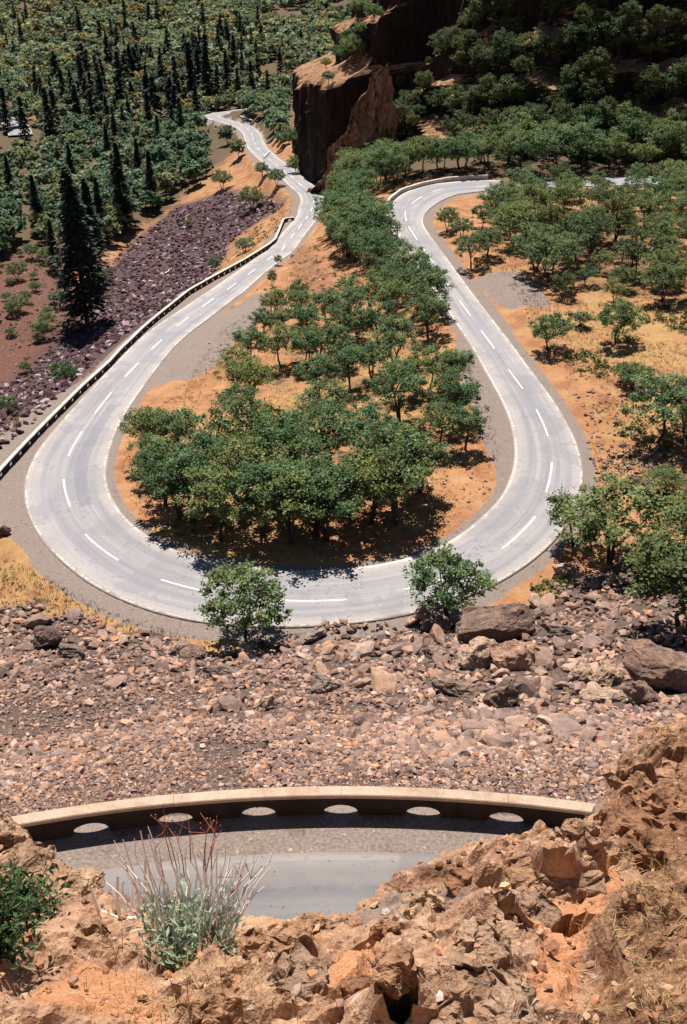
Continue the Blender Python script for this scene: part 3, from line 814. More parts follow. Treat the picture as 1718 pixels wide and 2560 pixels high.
# -- the strip between the two arms, up to the upper bend
strip = []
for px in ([(840, 690), (870, 640), (800, 600), (770, 560), (740, 545), (760, 500), (800, 510), (880, 550), (930, 640), (985, 720), (1000, 760), (950, 730), (880, 700)],
           [(770, 470), (800, 420), (840, 470), (865, 500), (850, 540), (800, 520)], [(800, 410), (870, 395), (960, 385), (1080, 385), (1090, 398), (960, 404), (900, 422), (840, 440)]):
    for p in fill_poly(px, 4.3, seed=len(strip), margin=2.2):
        if all(np.hypot(*(p - q)[:2]) > 3.8 for q in strip) and all(np.hypot(*(p - q[0])[:2]) > 3.6 for q in grove): strip.append(p)
lab = row_labels(strip, 6, 'dense oak between the two road arms, {col} from left in its {row} row up')
for p, l in zip(strip, lab):
    place_tree(random.choice(OAK), 'oak_tree', p, random.uniform(6.5, 8.6), l, 'oaks between the road arms')
# -- trees with a place of their own
for px, py, h, kind, sxy, l in [
    (560, 1452, 6.3, BUSH[0], 1.05, 'small round oak growing from the rocks at the outer edge of the lower bend'),
    (1022, 1408, 6.0, BUSH[1], 1.05, 'bushy young oak directly behind the biggest flat-topped boulder'),
    (1252, 800, 4.9, BUSH[2], 1.0, 'lone greyish bush on bare orange soil right of the right road arm'),
    (1404, 782, 5.6, BUSH[0], .95, 'dark rounded bush on dry grass, uphill of the lone greyish bush'),
    (1075, 612, 5.8, OAK[1], .9, 'dark oak beside the roadside sign post by the upper gravel pull-out'),
    (1020, 528, 4.2, BUSH[1], .9, 'small dark bush at the inside of the upper right bend'),
    (1392, 1285, 7.6, OAK[1], 1.2, 'broad oak leaning over the outside of the road at the bend’s right'),
    (1310, 1245, 6.0, OAK[4], 1.0, 'smaller oak under the broad oak, touching the road’s right margin'),
    (1548, 1440, 7.6, BUSHD[2], 1.15, 'tall dark oak cut by the right border above the talus'),
    (1468, 1330, 4.6, BUSHD[0], 1.0, 'low oak between the broad leaning oak and the tall dark oak'),
    (1585, 1300, 8.0, OAK[2], 1.0, 'oak at the right border behind the tall dark oak'),
    (1500, 1010, 7.6, OAK[5], 1.1, 'spreading oak on the right slope above the tumbled rocks'),
    (1560, 985, 6.8, OAK[1], 1.0, 'oak cut by the right border beside the spreading oak'),
    (1445, 890, 3.2, BUSH[2], 1.1, 'sparse low bush on dry grass left of the spreading oak'),
    (1420, 870, 2.4, BUSH[1], 1.0, 'tiny sparse bush at the top of the tumbled rocks'),
    (680, 712, 5.0, BUSH[2], .62, 'slim ragged young tree on the orange bank inside the left arm'),
    (622, 655, 3.0, BUSH[1], .55, 'narrow dark bush at the inner edge of the left road arm'),
    (635, 605, 2.0, BUSH[0], .8, 'tiny dark bush on the corner of the orange bank'),
    (560, 575, 3.0, BUSH[2], 1.4, 'pale green shrub outside the left parapet near its far end'),
    (490, 618, 3.0, BUSH[1], 1.0, 'brownish shrub outside the left parapet beside the white marker post'),
    (1510, 1130, 3.0, BUSH[2], 1.2, 'small bush among the tumbled rocks right of the lower bend'),
    (1052, 545, 3.6, BUSH[2], 1.0, 'low bush right of the small dark bush at the upper bend'), (1100, 520, 4.0, BUSH[0], 1.0, 'rounded bush on the uphill side of the low bush by the upper bend'), (1110, 585, 4.6, BUSH[1], 1.0, 'bush right of the dark oak at the roadside sign post'),
    (1325, 745, 2.0, BUSH[1], 1.2, 'knee-high shrub between the two rounded bushes on the right slope'),
]:
    p = hit(px, py); place_tree(kind, 'oak_tree' if 'oak' in l.split(',')[0] and 'young' not in l else 'oak_bush', p, h, l, cat='tree' if 'oak' in l or 'tree' in l.split(' on ')[0] else 'bush', sxy=sxy)
# -- right slope thicket
th = []
for k, px in enumerate(([(1125, 500), (1150, 478), (1250, 465), (1400, 470), (1568, 480), (1640, 560), (1640, 690), (1500, 690), (1380, 700), (1280, 690), (1230, 640), (1200, 600), (1140, 560)],
                        [(1150, 448), (1210, 412), (1350, 400), (1568, 420), (1640, 450), (1568, 465), (1300, 462), (1130, 462)])):
    for p in fill_poly(px, 4.6 if k == 0 else 6.0, seed=40 + k, margin=1.5):
        if all(np.hypot(*(p - q)[:2]) > 4.2 for q in th): th.append(p)
lab = row_labels(th, 7, 'oak of the right-hand thicket, {col} from left in its {row} row up')
for p, l in zip(th, lab):
    place_tree(random.choice(OAK + BUSH + OAKD), 'scrub_oak', p, random.uniform(3.2, 7.8), l, 'oaks of the thicket right of the road')

# ------------------------------------------------------------------ cliffs
CLP = np.array([(4, 430), (-17, 352), (-15, 325), (-12.5, 303), (-7, 288), (-1, 276), (6, 262), (18, 243), (34, 232), (50, 227), (90, 224), (140, 217), (200, 206), (300, 190)], float)
CP = smooth(resample(CLP, 1.2), 1, 3)
CS = np.r_[0, np.cumsum(np.linalg.norm(np.diff(CP, axis=0), axis=1))]
CTg = np.gradient(CP, axis=0); CTg /= np.linalg.norm(CTg, axis=1)[:, None]
CB = np.stack([-CTg[:, 1], CTg[:, 0]], 1)            # into the hill
CZ = np.minimum(ground(CP[:, 0], CP[:, 1]), np.interp(CS, [0, 90, 150, 180, 220, 600], [-74, -72, -70, -62, -54, -50])) - 1.5
_ns = float(np.interp(0, [0], [0]))
s_nose = CS[np.argmin(np.hypot(CP[:, 0] + 7, CP[:, 1] - 288))]
HH = np.concatenate([np.linspace(0, 60, 76), [60.5, 61, 61.6, 62.5, 64]])
def cliff_set(s, h):
    """setback into the hill at height h above the foot"""
    smid = s_nose + 1 + .12 * h
    nose = sstep(smid + 5, smid, s)                      # 1 on the dark nose
    ramp = sstep(smid, smid + 5, s) * sstep(smid + 24, smid + 16, s)
    w = fbm(s / 14, s * 0 + 3.1, oct=3, seed=61)
    sb = .10 * h * (1 - .8 * nose)
    sb = sb + nose * (13 * sstep(31 + 2 * w, 41 + 2 * w, h) + 6 * sstep(50, 56, h))
    l1, l2, l3, l4 = 6 + 2.5 * w, 15 + 3 * w, 25 + 3.5 * w, 36 + 4 * w
    led = 5.5 * sstep(l1, l1 + 2.5, h) + 7 * sstep(l2, l2 + 3.0, h) + 6 * sstep(l3, l3 + 2.5, h) + 8 * sstep(l4, l4 + 3, h)
    sb = sb + (1 - nose) * led
    pass
    return sb
SS, H2 = np.meshgrid(CS, HH)
sb = cliff_set(SS, H2)
rough = 1.6 * fbm(SS / 3.6, H2 / 26, oct=4, seed=71) + .8 * np.abs(vnoise(SS / 1.4, H2 / 14, seed=75)) + .35 * fbm(SS / 2, H2 / 3, oct=2, seed=78)
fade = sstep(60.2, 61, H2)
plate = np.interp(H2, [60, 64], [0, 90])
PXc = CP[None, :, 0] + CB[None, :, 0] * (sb + rough + plate); PYc = CP[None, :, 1] + CB[None, :, 1] * (sb + rough + plate)
PZc = CZ[None] + np.minimum(H2, 60) + .6 * fbm(SS / 4, H2 / 4, oct=3, seed=80)
# the nose is lower than the cliff behind the thicket
top = np.interp(CS, [0, s_nose - 30, s_nose, s_nose + 25, s_nose + 60, 600], [40, 46, 50, 52, 48, 46])
PZc = CZ[None] + (PZc - CZ[None]) * (top / 60)[None]
def cliff_pt(s, h, push=0):
    i = np.argmin(np.abs(CS - s)); b = float(cliff_set(np.array([s]), np.array([h]))[0]) + push
    return np.array([CP[i, 0] + CB[i, 0] * b, CP[i, 1] + CB[i, 1] * b, CZ[i] + h * top[i] / 60])
def cliff_mat():
    m, nt, b = new_mat('basalt_cliff'); N = NT(nt); p = N.pos()
    n1 = N.noise(.12, 6, .6, p); n2 = N.noise(1.1, 6, .65, p)
    mp = N.node("ShaderNodeMapping"); mp.inputs["Scale"].default_value = (1.2, 1.2, .15); nt.links.new(p, mp.inputs[0])
    n3 = N.noise(.8, 4, .6, mp.outputs[0])
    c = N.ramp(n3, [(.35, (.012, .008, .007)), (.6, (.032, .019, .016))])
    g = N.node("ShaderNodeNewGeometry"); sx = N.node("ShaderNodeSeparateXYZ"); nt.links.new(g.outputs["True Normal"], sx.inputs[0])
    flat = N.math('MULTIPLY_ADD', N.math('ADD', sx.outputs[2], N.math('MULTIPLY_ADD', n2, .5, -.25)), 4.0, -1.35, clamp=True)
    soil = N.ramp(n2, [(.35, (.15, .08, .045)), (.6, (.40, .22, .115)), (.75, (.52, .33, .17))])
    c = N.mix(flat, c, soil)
    c = N.mix(1.0, c, N.ramp(n1, [(.3, (.75, .75, .75)), (.7, (1.15, 1.15, 1.15))]), 'MULTIPLY')
    nt.links.new(c, b.inputs["Base Color"]); N.bump(n2, .6, .3, b); M['cliff'] = m
cliff_mat()
plain_mat('spur', (.20, .115, .08), .9, .72, .9, .4)
a_, b_ = SS.shape; i_ = np.arange(a_ * b_).reshape(a_, b_)
F_ = np.stack([i_[:-1, :-1], i_[:-1, 1:], i_[1:, 1:], i_[1:, :-1]], -1).reshape(-1, 4)
cl_ = link('basalt_cliff', mesh_np('basalt_cliff', np.stack([PXc, PYc, PZc], -1).reshape(-1, 3), F_, [M['cliff']], False))
tag(cl_, 'dark stepped basalt cliff with orange ledges rising behind both road arms', 'cliff', kind='structure')

# a weathered spur leaning down from the ledges past the dark nose, its left flank in the sun
Tp, Bp = np.array([10.0, 257.0, -33.5]), np.array([-6.0, 277.0, -69.5])
tt, qq = np.meshgrid(np.linspace(0, 1.03, 70), np.linspace(-1, 1, 56))
rx = Tp + (Bp - Tp) * tt[..., None] + np.array([0, 0, 1.0]) * (3.0 * np.sin(tt * 3.1))[..., None] * -.8
wl = 3.5 + 3.5 * tt; wr = 4.0 + 4 * tt
ql = np.maximum(-qq, 0); qr = np.maximum(qq, 0)
SP = rx + np.stack([-wl * ql + wr * qr, 2.5 * ql - 2.0 * qr, -5.5 * ql ** 1.2 - 12 * qr ** 1.3], -1)
SP += np.stack([1.5 * fbm(tt * 7, qq * 4, oct=5, seed=95), 1.3 * fbm(tt * 9 + 7, qq * 5, oct=4, seed=96), 1.2 * fbm(tt * 11, qq * 6, oct=5, seed=97)], -1)
a_, b_ = tt.shape; i_ = np.arange(a_ * b_).reshape(a_, b_)
F_ = np.stack([i_[:-1, :-1], i_[1:, :-1], i_[1:, 1:], i_[:-1, 1:]], -1).reshape(-1, 4)
tag(link('rock_spur', mesh_np('rock_spur', SP.reshape(-1, 3), F_, [M['spur']], False)), kind='structure')
# trees on the ledges and along the foot of the cliff
ct = []
r_ = np.random.default_rng(9)
for lv, n_, hs in ((1.5, 40, (7, 10)), (8.6, 26, (7, 10)), (18.0, 30, (7, 10)), (28.0, 30, (6.5, 10)), (39.0, 28, (6, 9.5)), (14, 10, (4, 7)), (24, 10, (4, 7)), (33, 12, (4, 7)), (45, 18, (6, 9)), (51, 12, (6, 9))):
    for _ in range(n_):
        s = r_.uniform(s_nose + 14 + .3 * lv, s_nose + 150)
        p = cliff_pt(s, lv + 2.2 * float(fbm(np.array([s / 14]), np.array([3.1]), oct=3, seed=61)[0]), -.6)
        if all(np.linalg.norm(p - q[0]) > 3.6 for q in ct): ct.append((p, r_.uniform(*hs)))
lab = row_labels([c[0] for c in ct], 8, 'oak clinging to the shaded cliff ledges, {col} from left in its {row} row up')
for (p, h), l in zip(ct, lab):
    place_tree(random.choice(OAKD), 'ledge_oak', p, h, l, 'oaks on the cliff ledges')
ls = []; r_ = np.random.default_rng(19)
for _ in range(2600):
    s, h = r_.uniform(s_nose + 9, s_nose + 150), r_.uniform(2, 60)
    if fbm(np.array([s / 13.0]), np.array([h / 9.0]), oct=2, seed=64)[0] < -.12: continue
    p = cliff_pt(s, h, -.5)
    if all(np.linalg.norm(p - q) > 3.3 for q in ls) and all(np.linalg.norm(p - q[0]) > 2.5 for q in ct): ls.append(p)
    if len(ls) >= 190: break
lab = row_labels(ls, 10, 'shrub rooted in the shaded cliff face, {col} from left in its {row} row up')
for p, l in zip(ls, lab):
    place_tree(random.choice(BUSHD), 'cliff_shrub', p, random.uniform(2.6, 6.0), l, 'shrubs on the cliff face', cat='bush', sxy=random.uniform(.8, 1.2))
for s, h, hh, l in ((s_nose - 9, 43, 6.5, 'bushy shrub in the middle of the nose’s lit step'), (s_nose - 16, 40, 4.6, 'shrub at the outer lip of the nose’s lit step'), (s_nose - 2, 40, 6.8, 'tallest bush against the upper step of the nose'), (s_nose - 5, 56, 6.5, 'bush on the very top of the cliff nose'), (s_nose - 13, 53, 6.0, 'bush at the top left of the cliff nose'), (s_nose - 3, 47, 4.0, 'bush on the upper step of the cliff nose'), (s_nose - 12, 38, 3.0, 'small shrub at the left end of the nose’s lit step'), (s_nose + 2, 34, 3.4, 'shrub at the right end of the nose’s lit step'), (s_nose - 6, 40, 4.5, 'scraggy bush on the lit top of the cliff nose'), (s_nose + 6, 50, 5, 'oak on the crest behind the cliff nose'), (s_nose - 22, 1, 6, 'green bush at the left foot of the cliff nose'), (s_nose - 40, 6, 7, 'tree against the left flank of the cliff nose')):
    place_tree(random.choice(BUSH), 'oak_bush', cliff_pt(s, h, -.8), hh, l, cat='bush')

# ------------------------------------------------------------------ valley forest
def conifer(seed, H=24.0, n=26, mat='needles', fine=1.0):
    r = np.random.default_rng(seed); w = MB()
    w.tube([(0, 0, -1), (0, 0, H * .5), (0, 0, H * .97)], [.32, .2, .03], 6)
    P = []; dirs = []
    for k in range(n):
        z = H * (.10 + .88 * (k / n) ** .9); R = H * .14 * (1 - (z / H) ** 1.4) + .35; R *= r.uniform(.7, 1.2)
        m = int((7 + 7 * R / 3) * (1.5 if fine < 1 else 1))
        for j in range(m):
            a = r.uniform(0, 6.28); L = R * r.uniform(.6, 1.15)
            for q in ((.3, .48, .66, .84, 1.0) if fine < 1 else (.35, .7, 1.0)):
                P.append((math.cos(a) * L * q, math.sin(a) * L * q, z - L * q * .32 + r.normal() * .15)); dirs.append(a)
    P = np.array(P); dirs = np.array(dirs); m = len(P)
    t = np.stack([np.cos(dirs), np.sin(dirs), -.3 + 0 * dirs], 1) * r.uniform(.5, .9, (m, 1)) * fine; b = np.stack([-np.sin(dirs), np.cos(dirs), r.normal(0, .3, m)], 1) * r.uniform(.3, .6, (m, 1)) * fine
    V = np.stack([P - t, P - b, P + t, P + b], 1).reshape(-1, 3); F = np.arange(m * 4).reshape(m, 4)
    o = Kind(); o.H = H
    tint = np.repeat(r.uniform(.7, 1.3, (m, 1)) * np.ones((m, 3)), 4, 0)
    o.trunk = w.mesh('conifer_trunk', [M['bark']], True); o.crown = mesh_np('conifer_crown', V, F, [M[mat]], False, col={'tint': tint})
    o.raw = (V, F, tint); return o
CON = [conifer(s, n=24 + s) for s in (1, 2, 3)]
CONF = [conifer(s, n=46 + s, fine=.5) for s in (5, 6, 7)]
def far_oak(seed, H=8.0, ncl=22, per=9, leaf=.95):
    w, (V, F, t) = oak_meshes(seed, H=H, ncl=ncl + 30, per=per, leaf=leaf, wood_sides=4, low=.1)
    o = Kind(); o.H = H; o.trunk = w.mesh('oak_trunk', [M['bark']], True)
    o.crown = mesh_np('oak_crown', V, F, [M['far_leaves']], False, col={'tint': t}); o.raw = (V, F, t); return o
FOAK = [far_oak(s) for s in (21, 22, 23, 24)]

spire = [(200, 742, 30), (222, 640, 22), (182, 590, 20), (285, 520, 21), (350, 472, 15), (92, 528, 14), (268, 470, 14), (120, 335, 20), (280, 262, 24), (340, 252, 18), (440, 236, 25), (478, 244, 26), (520, 226, 20), (590, 204, 15), (372, 206, 18), (190, 215, 17), (62, 335, 17), (415, 318, 14), (30, 462, 13), (612, 235, 13), (240, 235, 18), (150, 260, 18), (405, 240, 20), (460, 200, 20), (500, 250, 18), (310, 190, 16), (90, 240, 16), (555, 190, 14), (170, 440, 14), (320, 420, 13), (250, 380, 13), (20, 300, 16), (365, 350, 12), (130, 620, 12), (235, 545, 15), (545, 240, 15), (395, 275, 16), (215, 300, 15), (640, 180, 14), (575, 130, 14)]
forest = []
for px, py, h in spire:
    p = hit(px, py)
    if p is not None: forest.append((p, h * 1.2))
r_ = np.random.default_rng(44)
for k in range(260):
    px, py = r_.uniform(0, 650), r_.uniform(70, 330)
    if vnoise(np.array([px / 130.0]), np.array([py / 90.0]), seed=17)[0] < -.05: continue
    p = hit(px, py)
    if px < 100 and 265 < py < 350: continue
    if p is None or not clear_of_road(p[0], p[1], 5) or (px > 430 and 225 < py < 420): continue
    if all(np.hypot(*(p - q[0])[:2]) > 9 for q in forest): forest.append((p, r_.uniform(13, 23)))
lab = row_labels([f[0] for f in forest], 12, 'dark pointed conifer of the valley forest, {col} from left in its {row} row back')
for k, ((p, h), l) in enumerate(zip(forest, lab)):
    if k == 0: l = 'tallest black conifer, rising from the purple scree left of the parapet'
    place_tree((CONF if p[1] < 420 else CON)[k % 3], 'conifer_tree', p, h, l, None if k == 0 else 'dark conifers of the valley forest', sxy=1.08 if k else 1.2)

VF = [(0, 545), (60, 530), (150, 560), (200, 520), (300, 540), (380, 470), (450, 400), (520, 400), (560, 330), (470, 300), (480, 240), (560, 235), (640, 250), (640, 180), (-60, 180), (-60, 545)]
vt = []
poly = poly_world([(-30, 620), (60, 540), (170, 575), (250, 560), (330, 495), (400, 455), (450, 420), (470, 330), (462, 285), (500, 235), (650, 240), (650, 215), (-40, 215)])
Pp = np.array(poly); lo, hi = Pp.min(0), Pp.max(0); r_ = np.random.default_rng(77)
for _ in range(6000):
    q = lo + r_.uniform(size=2) * (hi - lo)
    if not in_poly(q[None], poly)[0] or not clear_of_road(q[0], q[1], 4): continue
    u_ = project((q[0], q[1], -84))
    if -60 < u_[0] < 95 and 275 < u_[1] < 350: continue
    sp = 6.0 + (q[1] - 250) / 300 * 2.4
    if all((q[0] - a[0]) ** 2 + (q[1] - a[1]) ** 2 > sp ** 2 for a in vt): vt.append((q[0], q[1]))
vt = [np.array([x, y, float(ground(x, y)) - .1]) for x, y in vt]
vt.sort(key=lambda p: project(p)[2])
near_vt, rest = vt[:150], vt[150:]
lab = row_labels(near_vt, 10, 'grey-green oak of the near valley wood, {col} from left in its {row} row back')
for p, l in zip(near_vt, lab):
    place_tree(random.choice(FOAK), 'valley_oak', p, random.uniform(6.5, 9.5), l, 'oaks of the near valley wood')
# separate shrubs along the far road and on the near slopes of the ravine
for px, py, h, l in [(575, 478, 6.5, 'dark shrub with a lit top on the slope below the far road'), (508, 432, 6.0, 'dark shrub on the orange strip below the far road'), (632, 425, 5.0, 'dark shrub at the near edge of the far road'), (470, 402, 6, 'green shrub on the steep bank left of the far road'), (440, 395, 5, 'lower green shrub at the edge of the valley wood'), (520, 330, 7, 'green tree beside the far road’s hairpin'), (545, 360, 6, 'green tree on the bank under the far road'), (600, 405, 4.5, 'dark bush hiding part of the far road'), (430, 520, 2.5, 'dark low shrub alone on the purple scree'),
                        (40, 640, 5, 'green shrub on the red ravine slope near the left border'), (100, 775, 4.5, 'green bush at the foot of the red ravine slope'), (30, 720, 3.5, 'shrub low on the red slope at the left border'), (110, 600, 4.5, 'shrub on the tan clearing edge'), (150, 880, 3.5, 'dark bush in the scree gully'), (20, 945, 3.0, 'dark bush outside the parapet at the left border'), (60, 850, 2.5, 'small bush on the reddish slope above the parapet'), (75, 590, 4, 'shrub behind the tan clearing'), (8, 585, 4.5, 'shrub at the left border beside the tan clearing'), (60, 690, 3, 'small shrub midway down the red ravine slope'), (140, 700, 4, 'shrub beside the tallest black conifer'), (470, 250, 6, 'round tree above the far road’s hairpin'), (515, 245, 6, 'round green tree right of the far road’s hairpin'), (470, 345, 6, 'bright green shrub on the bank above the valley wood'), (625, 300, 7, 'tree between the far road and the cliff nose'), (640, 250, 7, 'tree at the foot of the cliff nose’s left edge')]:
    p = hit(px, py)
    place_tree(random.choice(BUSH if p[1] < 330 else FOAK), 'oak_bush', p, h, l, cat='bush')

gp = [q for q in fill_poly([(548, 232), (645, 225), (650, 335), (625, 338), (606, 295), (560, 275)], 5.5, seed=13, margin=3.5)]
lab = row_labels(gp, 3, 'green tree on the flat between far road and cliff, {col} from left in its {row} row back')
for p, l in zip(gp, lab):
    l = l.replace('on the flat between far road and cliff', 'left of the cliff nose')
    place_tree(random.choice(FOAK), 'oak_tree', p, random.uniform(4.5, 8), l, 'trees between the far road and the cliff nose')
rs = fill_poly([(-60, 570), (60, 575), (150, 620), (165, 720), (100, 780), (-60, 800)], 6.5, seed=3)
lab = row_labels(rs, 8, 'shrub of the reddish ravine slope, {col} from left in its {row} row up')
for p, l in zip(rs, lab):
    place_tree(random.choice(BUSH), 'oak_bush', p, random.uniform(1.6, 4.2), l, 'shrubs on the red ravine slope', cat='bush', sxy=1.15)
ft = [p for p in fill_poly([(1100, 395), (1180, 398), (1300, 400), (1568, 415), (1700, 430), (1700, 300), (1500, 290), (1250, 300), (1160, 345), (1090, 370)], 5.5, seed=8, margin=2.5)]
lab = row_labels(ft, 3, 'oak behind the upper road, {col} from left in its {row} row back')
for p, l in zip(ft, lab):
    place_tree(random.choice(OAK), 'oak_tree', p, random.uniform(6.5, 10), l, 'oaks behind the upper road')
# the far wood reads as one mass
def forest_mass():
    r = np.random.default_rng(5); pts = [p for p in rest]
    y = 380.0
    while y < 1500:
        step = 6.6 + (y - 380) / 1100 * 5
        x = -.46 * y - 60
        while x < .22 * y:
            qx, qy = x + r.uniform(-.45, .45) * step, y + r.uniform(-.45, .45) * step
            u = project((qx, qy, -84)); inside = in_poly(np.array([[qx, qy]]), poly)[0]
            if not inside and (qx < -58 or qy > 500) and (qy > 430 or qx < -100): pts.append(np.array([qx, qy, float(ground(qx, qy)) - .2]))
            x += step
        y += step
    Vs, Fs, Ts, Ms, o = [], [], [], [], 0
    Q = np.array(pts)
    ok = np.array([clear_of_road(*q[:2], 4) if q[1] < 520 else True for q in Q]); Q = Q[ok]
    dens = fbm(Q[:, 0] / 45, Q[:, 1] / 45, seed=90)
    for q, dn in zip(Q, dens):
        if dn < -.42 and r.random() < .75: continue
        is_con = r.random() < np.clip(.10 + .30 * dn - (q[1] - 450) / 1500, .0, .5)
        if is_con:
            V, F, t = CON[r.integers(3)].raw; sel = r.permutation(len(F))[:int(len(F) * .35)]; s = r.uniform(.4, .9); sx = s * 1.35; kind = 1
        else:
            V, F, t = FOAK[r.integers(4)].raw; far_ = q[1] > 620; sel = r.permutation(len(F))[:(150 if far_ else 260)]; s = r.uniform(.8, 1.25) * (1.15 if far_ else 1); sx = s; kind = 0
        Vc = V.reshape(-1, 4, 3)[sel]
        if not is_con: 
            c = Vc.mean(1, keepdims=True); Vc = c + (Vc - c) * (1.5 if q[1] > 620 else 1.15)
        else:
            c = Vc.mean(1, keepdims=True); Vc = c + (Vc - c) * 1.6
        a = r.uniform(0, 6.28); ca, sa = math.cos(a), math.sin(a)
        X = (Vc[..., 0] * ca - Vc[..., 1] * sa) * sx + q[0]; Y = (Vc[..., 0] * sa + Vc[..., 1] * ca) * sx + q[1]; Zz = Vc[..., 2] * s + q[2]
        Vs.append(np.stack([X, Y, Zz], -1).reshape(-1, 3)); k = len(sel)
        Fs.append(np.arange(4 * k).reshape(k, 4) + o); o += 4 * k
        Ts.append(t.reshape(-1, 4, 3)[sel].reshape(-1, 3) * r.uniform(.55, 1.35) * (np.array([1, 1, 1]) if r.random() < .8 else np.array([1.5, 1.05, .8]))); Ms.append(np.full(k, kind))
    me = mesh_np('far_forest', np.concatenate(Vs), np.concatenate(Fs), [M['far_leaves'], M['needles']], False, np.concatenate(Ms), {'tint': np.concatenate(Ts)})
    return tag(link('far_forest', me), 'grey-green oak and conifer wood filling the valley floor to the top', 'forest', kind='stuff')
forest_mass()

# tufts and weeds scattered on the bare soil
def tufts():
    r = np.random.default_rng(15); C = []; S = []
    def scatter(px, n, s0, s1, clump=None):
        poly = poly_world(px); P = np.array(poly); lo, hi = P.min(0), P.max(0); k = 0
        for _ in range(n * 6):
            q = lo + r.uniform(size=2) * (hi - lo)
            if not in_poly(q[None], poly)[0] or not clear_of_road(q[0], q[1], 1.8): continue
            if clump and fbm(q[0:1] / 5, q[1:2] / 5, seed=clump)[0] < .1: continue
            C.append((q[0], q[1], float(ground(q[0], q[1])))); S.append(r.uniform(s0, s1)); k += 1
            if k >= n: break
    scatter([(1220, 700), (1568, 690), (1640, 1000), (1560, 1100), (1420, 1010), (1330, 880)], 420, .15, .6, 4)
    scatter([(480, 950), (700, 860), (800, 730), (1010, 800), (1030, 930), (1060, 1060), (900, 1180), (560, 1200), (380, 1230), (320, 1150)], 420, .12, .4, 6)
    scatter([(1330, 1080), (1420, 1020), (1568, 1100), (1568, 1200), (1420, 1120)], 80, .15, .5)
    scatter([(0, 1290), (90, 1310), (260, 1400), (480, 1450), (300, 1440), (120, 1400), (0, 1370)], 70, .08, .2)
    scatter([(1200, 1350), (1290, 1310), (1320, 1340), (1240, 1370)], 60, .25, .5)
    scatter([(640, 590), (720, 560), (800, 650), (790, 720), (700, 720)], 90, .15, .5)
    scatter([(0, 560), (130, 560), (180, 760), (60, 960), (0, 1000)], 260, .2, .7)
    scatter([(560, 530), (650, 480), (690, 490), (610, 560), (520, 600)], 120, .2, .6)
    C = np.array(C); S = np.array(S); per = 16; n = len(C)
    P = np.repeat(C, per, 0) + np.abs(r.normal(size=(n * per, 3))) * [1, 1, .8] * np.sign(r.normal(size=(n * per, 3)) * [1, 1, 0] + [0, 0, 1]) * np.repeat(S, per)[:, None] * .5
    V, F = cards(P, 1.0, .4, 3); c = V.reshape(-1, 4, 3); m = c.mean(1, keepdims=True)
    V = (m + (c - m) * np.repeat(S, per)[:, None, None] * .42).reshape(-1, 3)
    t = np.repeat(np.repeat(r.uniform(.5, 1.2, n), per)[:, None] * [1, 1, 1], 4, 0)
    tag(link('weeds', mesh_np('weeds', V, F, [M['tuft_leaves']], False, col={'tint': t})), 'small green weeds and tufts dotted over the orange soil', 'weeds', kind='stuff')
tufts()
def stubble():
    r = np.random.default_rng(25); C = []
    for px, n in (([(300, 1180), (420, 1270), (740, 1290), (960, 1245), (1140, 1130), (1170, 1000), (1060, 820), (960, 640), (800, 480), (730, 540), (600, 690), (500, 760), (420, 880), (270, 1000), (270, 1120)], 9000), ([(1100, 560), (1640, 560), (1640, 1250), (1370, 1100), (1330, 900), (1210, 720)], 8000), ([(0, 1270), (90, 1310), (260, 1400), (500, 1470), (300, 1450), (120, 1400), (0, 1380)], 1200), ([(470, 560), (700, 440), (680, 500), (600, 590), (500, 620)], 1200)):
        poly = poly_world(px); P = np.array(poly); lo, hi = P.min(0), P.max(0)
        Q = lo + r.uniform(size=(n * 2, 2)) * (hi - lo); Q = Q[in_poly(Q, poly)]
        Q = Q[fbm(Q[:, 0] / 4, Q[:, 1] / 4, seed=51) > -.25][:n]
        i, d = nearest(ROAD, Q); l = ((Q - ROAD[i, :2]) * RN[i]).sum(1); w = np.where(l > 0, WR[i], -WL[i]); Q = Q[d > w + 1.6]; C.append(Q)
    Q = np.concatenate(C); z = ground(Q[:, 0], Q[:, 1]); k = 5; n = len(Q)
    b = np.repeat(np.c_[Q, z], k, 0) + r.normal(size=(n * k, 3)) * [.14, .14, 0]
    a = r.uniform(0, 6.283, n * k); h = r.uniform(.08, .30, n * k); ln = r.uniform(.0, .8, n * k) * h
    tip = b + np.c_[np.cos(a) * ln, np.sin(a) * ln, h]; sd = np.c_[-np.sin(a), np.cos(a), 0 * a] * r.uniform(.015, .035, n * k)[:, None]
    V = np.stack([b - sd, b + sd, tip], 1).reshape(-1, 3); F = np.arange(n * k * 3).reshape(-1, 3)
    base = np.array([(1, 1, 1), (.75, .8, .5), (.5, .42, .4), (1.15, 1.1, .95)])[r.integers(0, 4, n)]
    t = np.repeat(base * r.uniform(.6, 1.2, (n, 1)), k * 3, 0)
    tag(link('dry_stubble', mesh_np('dry_stubble', V, F, [M['dry_straw']], False, col={'tint': t})), 'short dry grass stubble on the orange soil beside the road', 'dry grass', kind='stuff')
stubble()

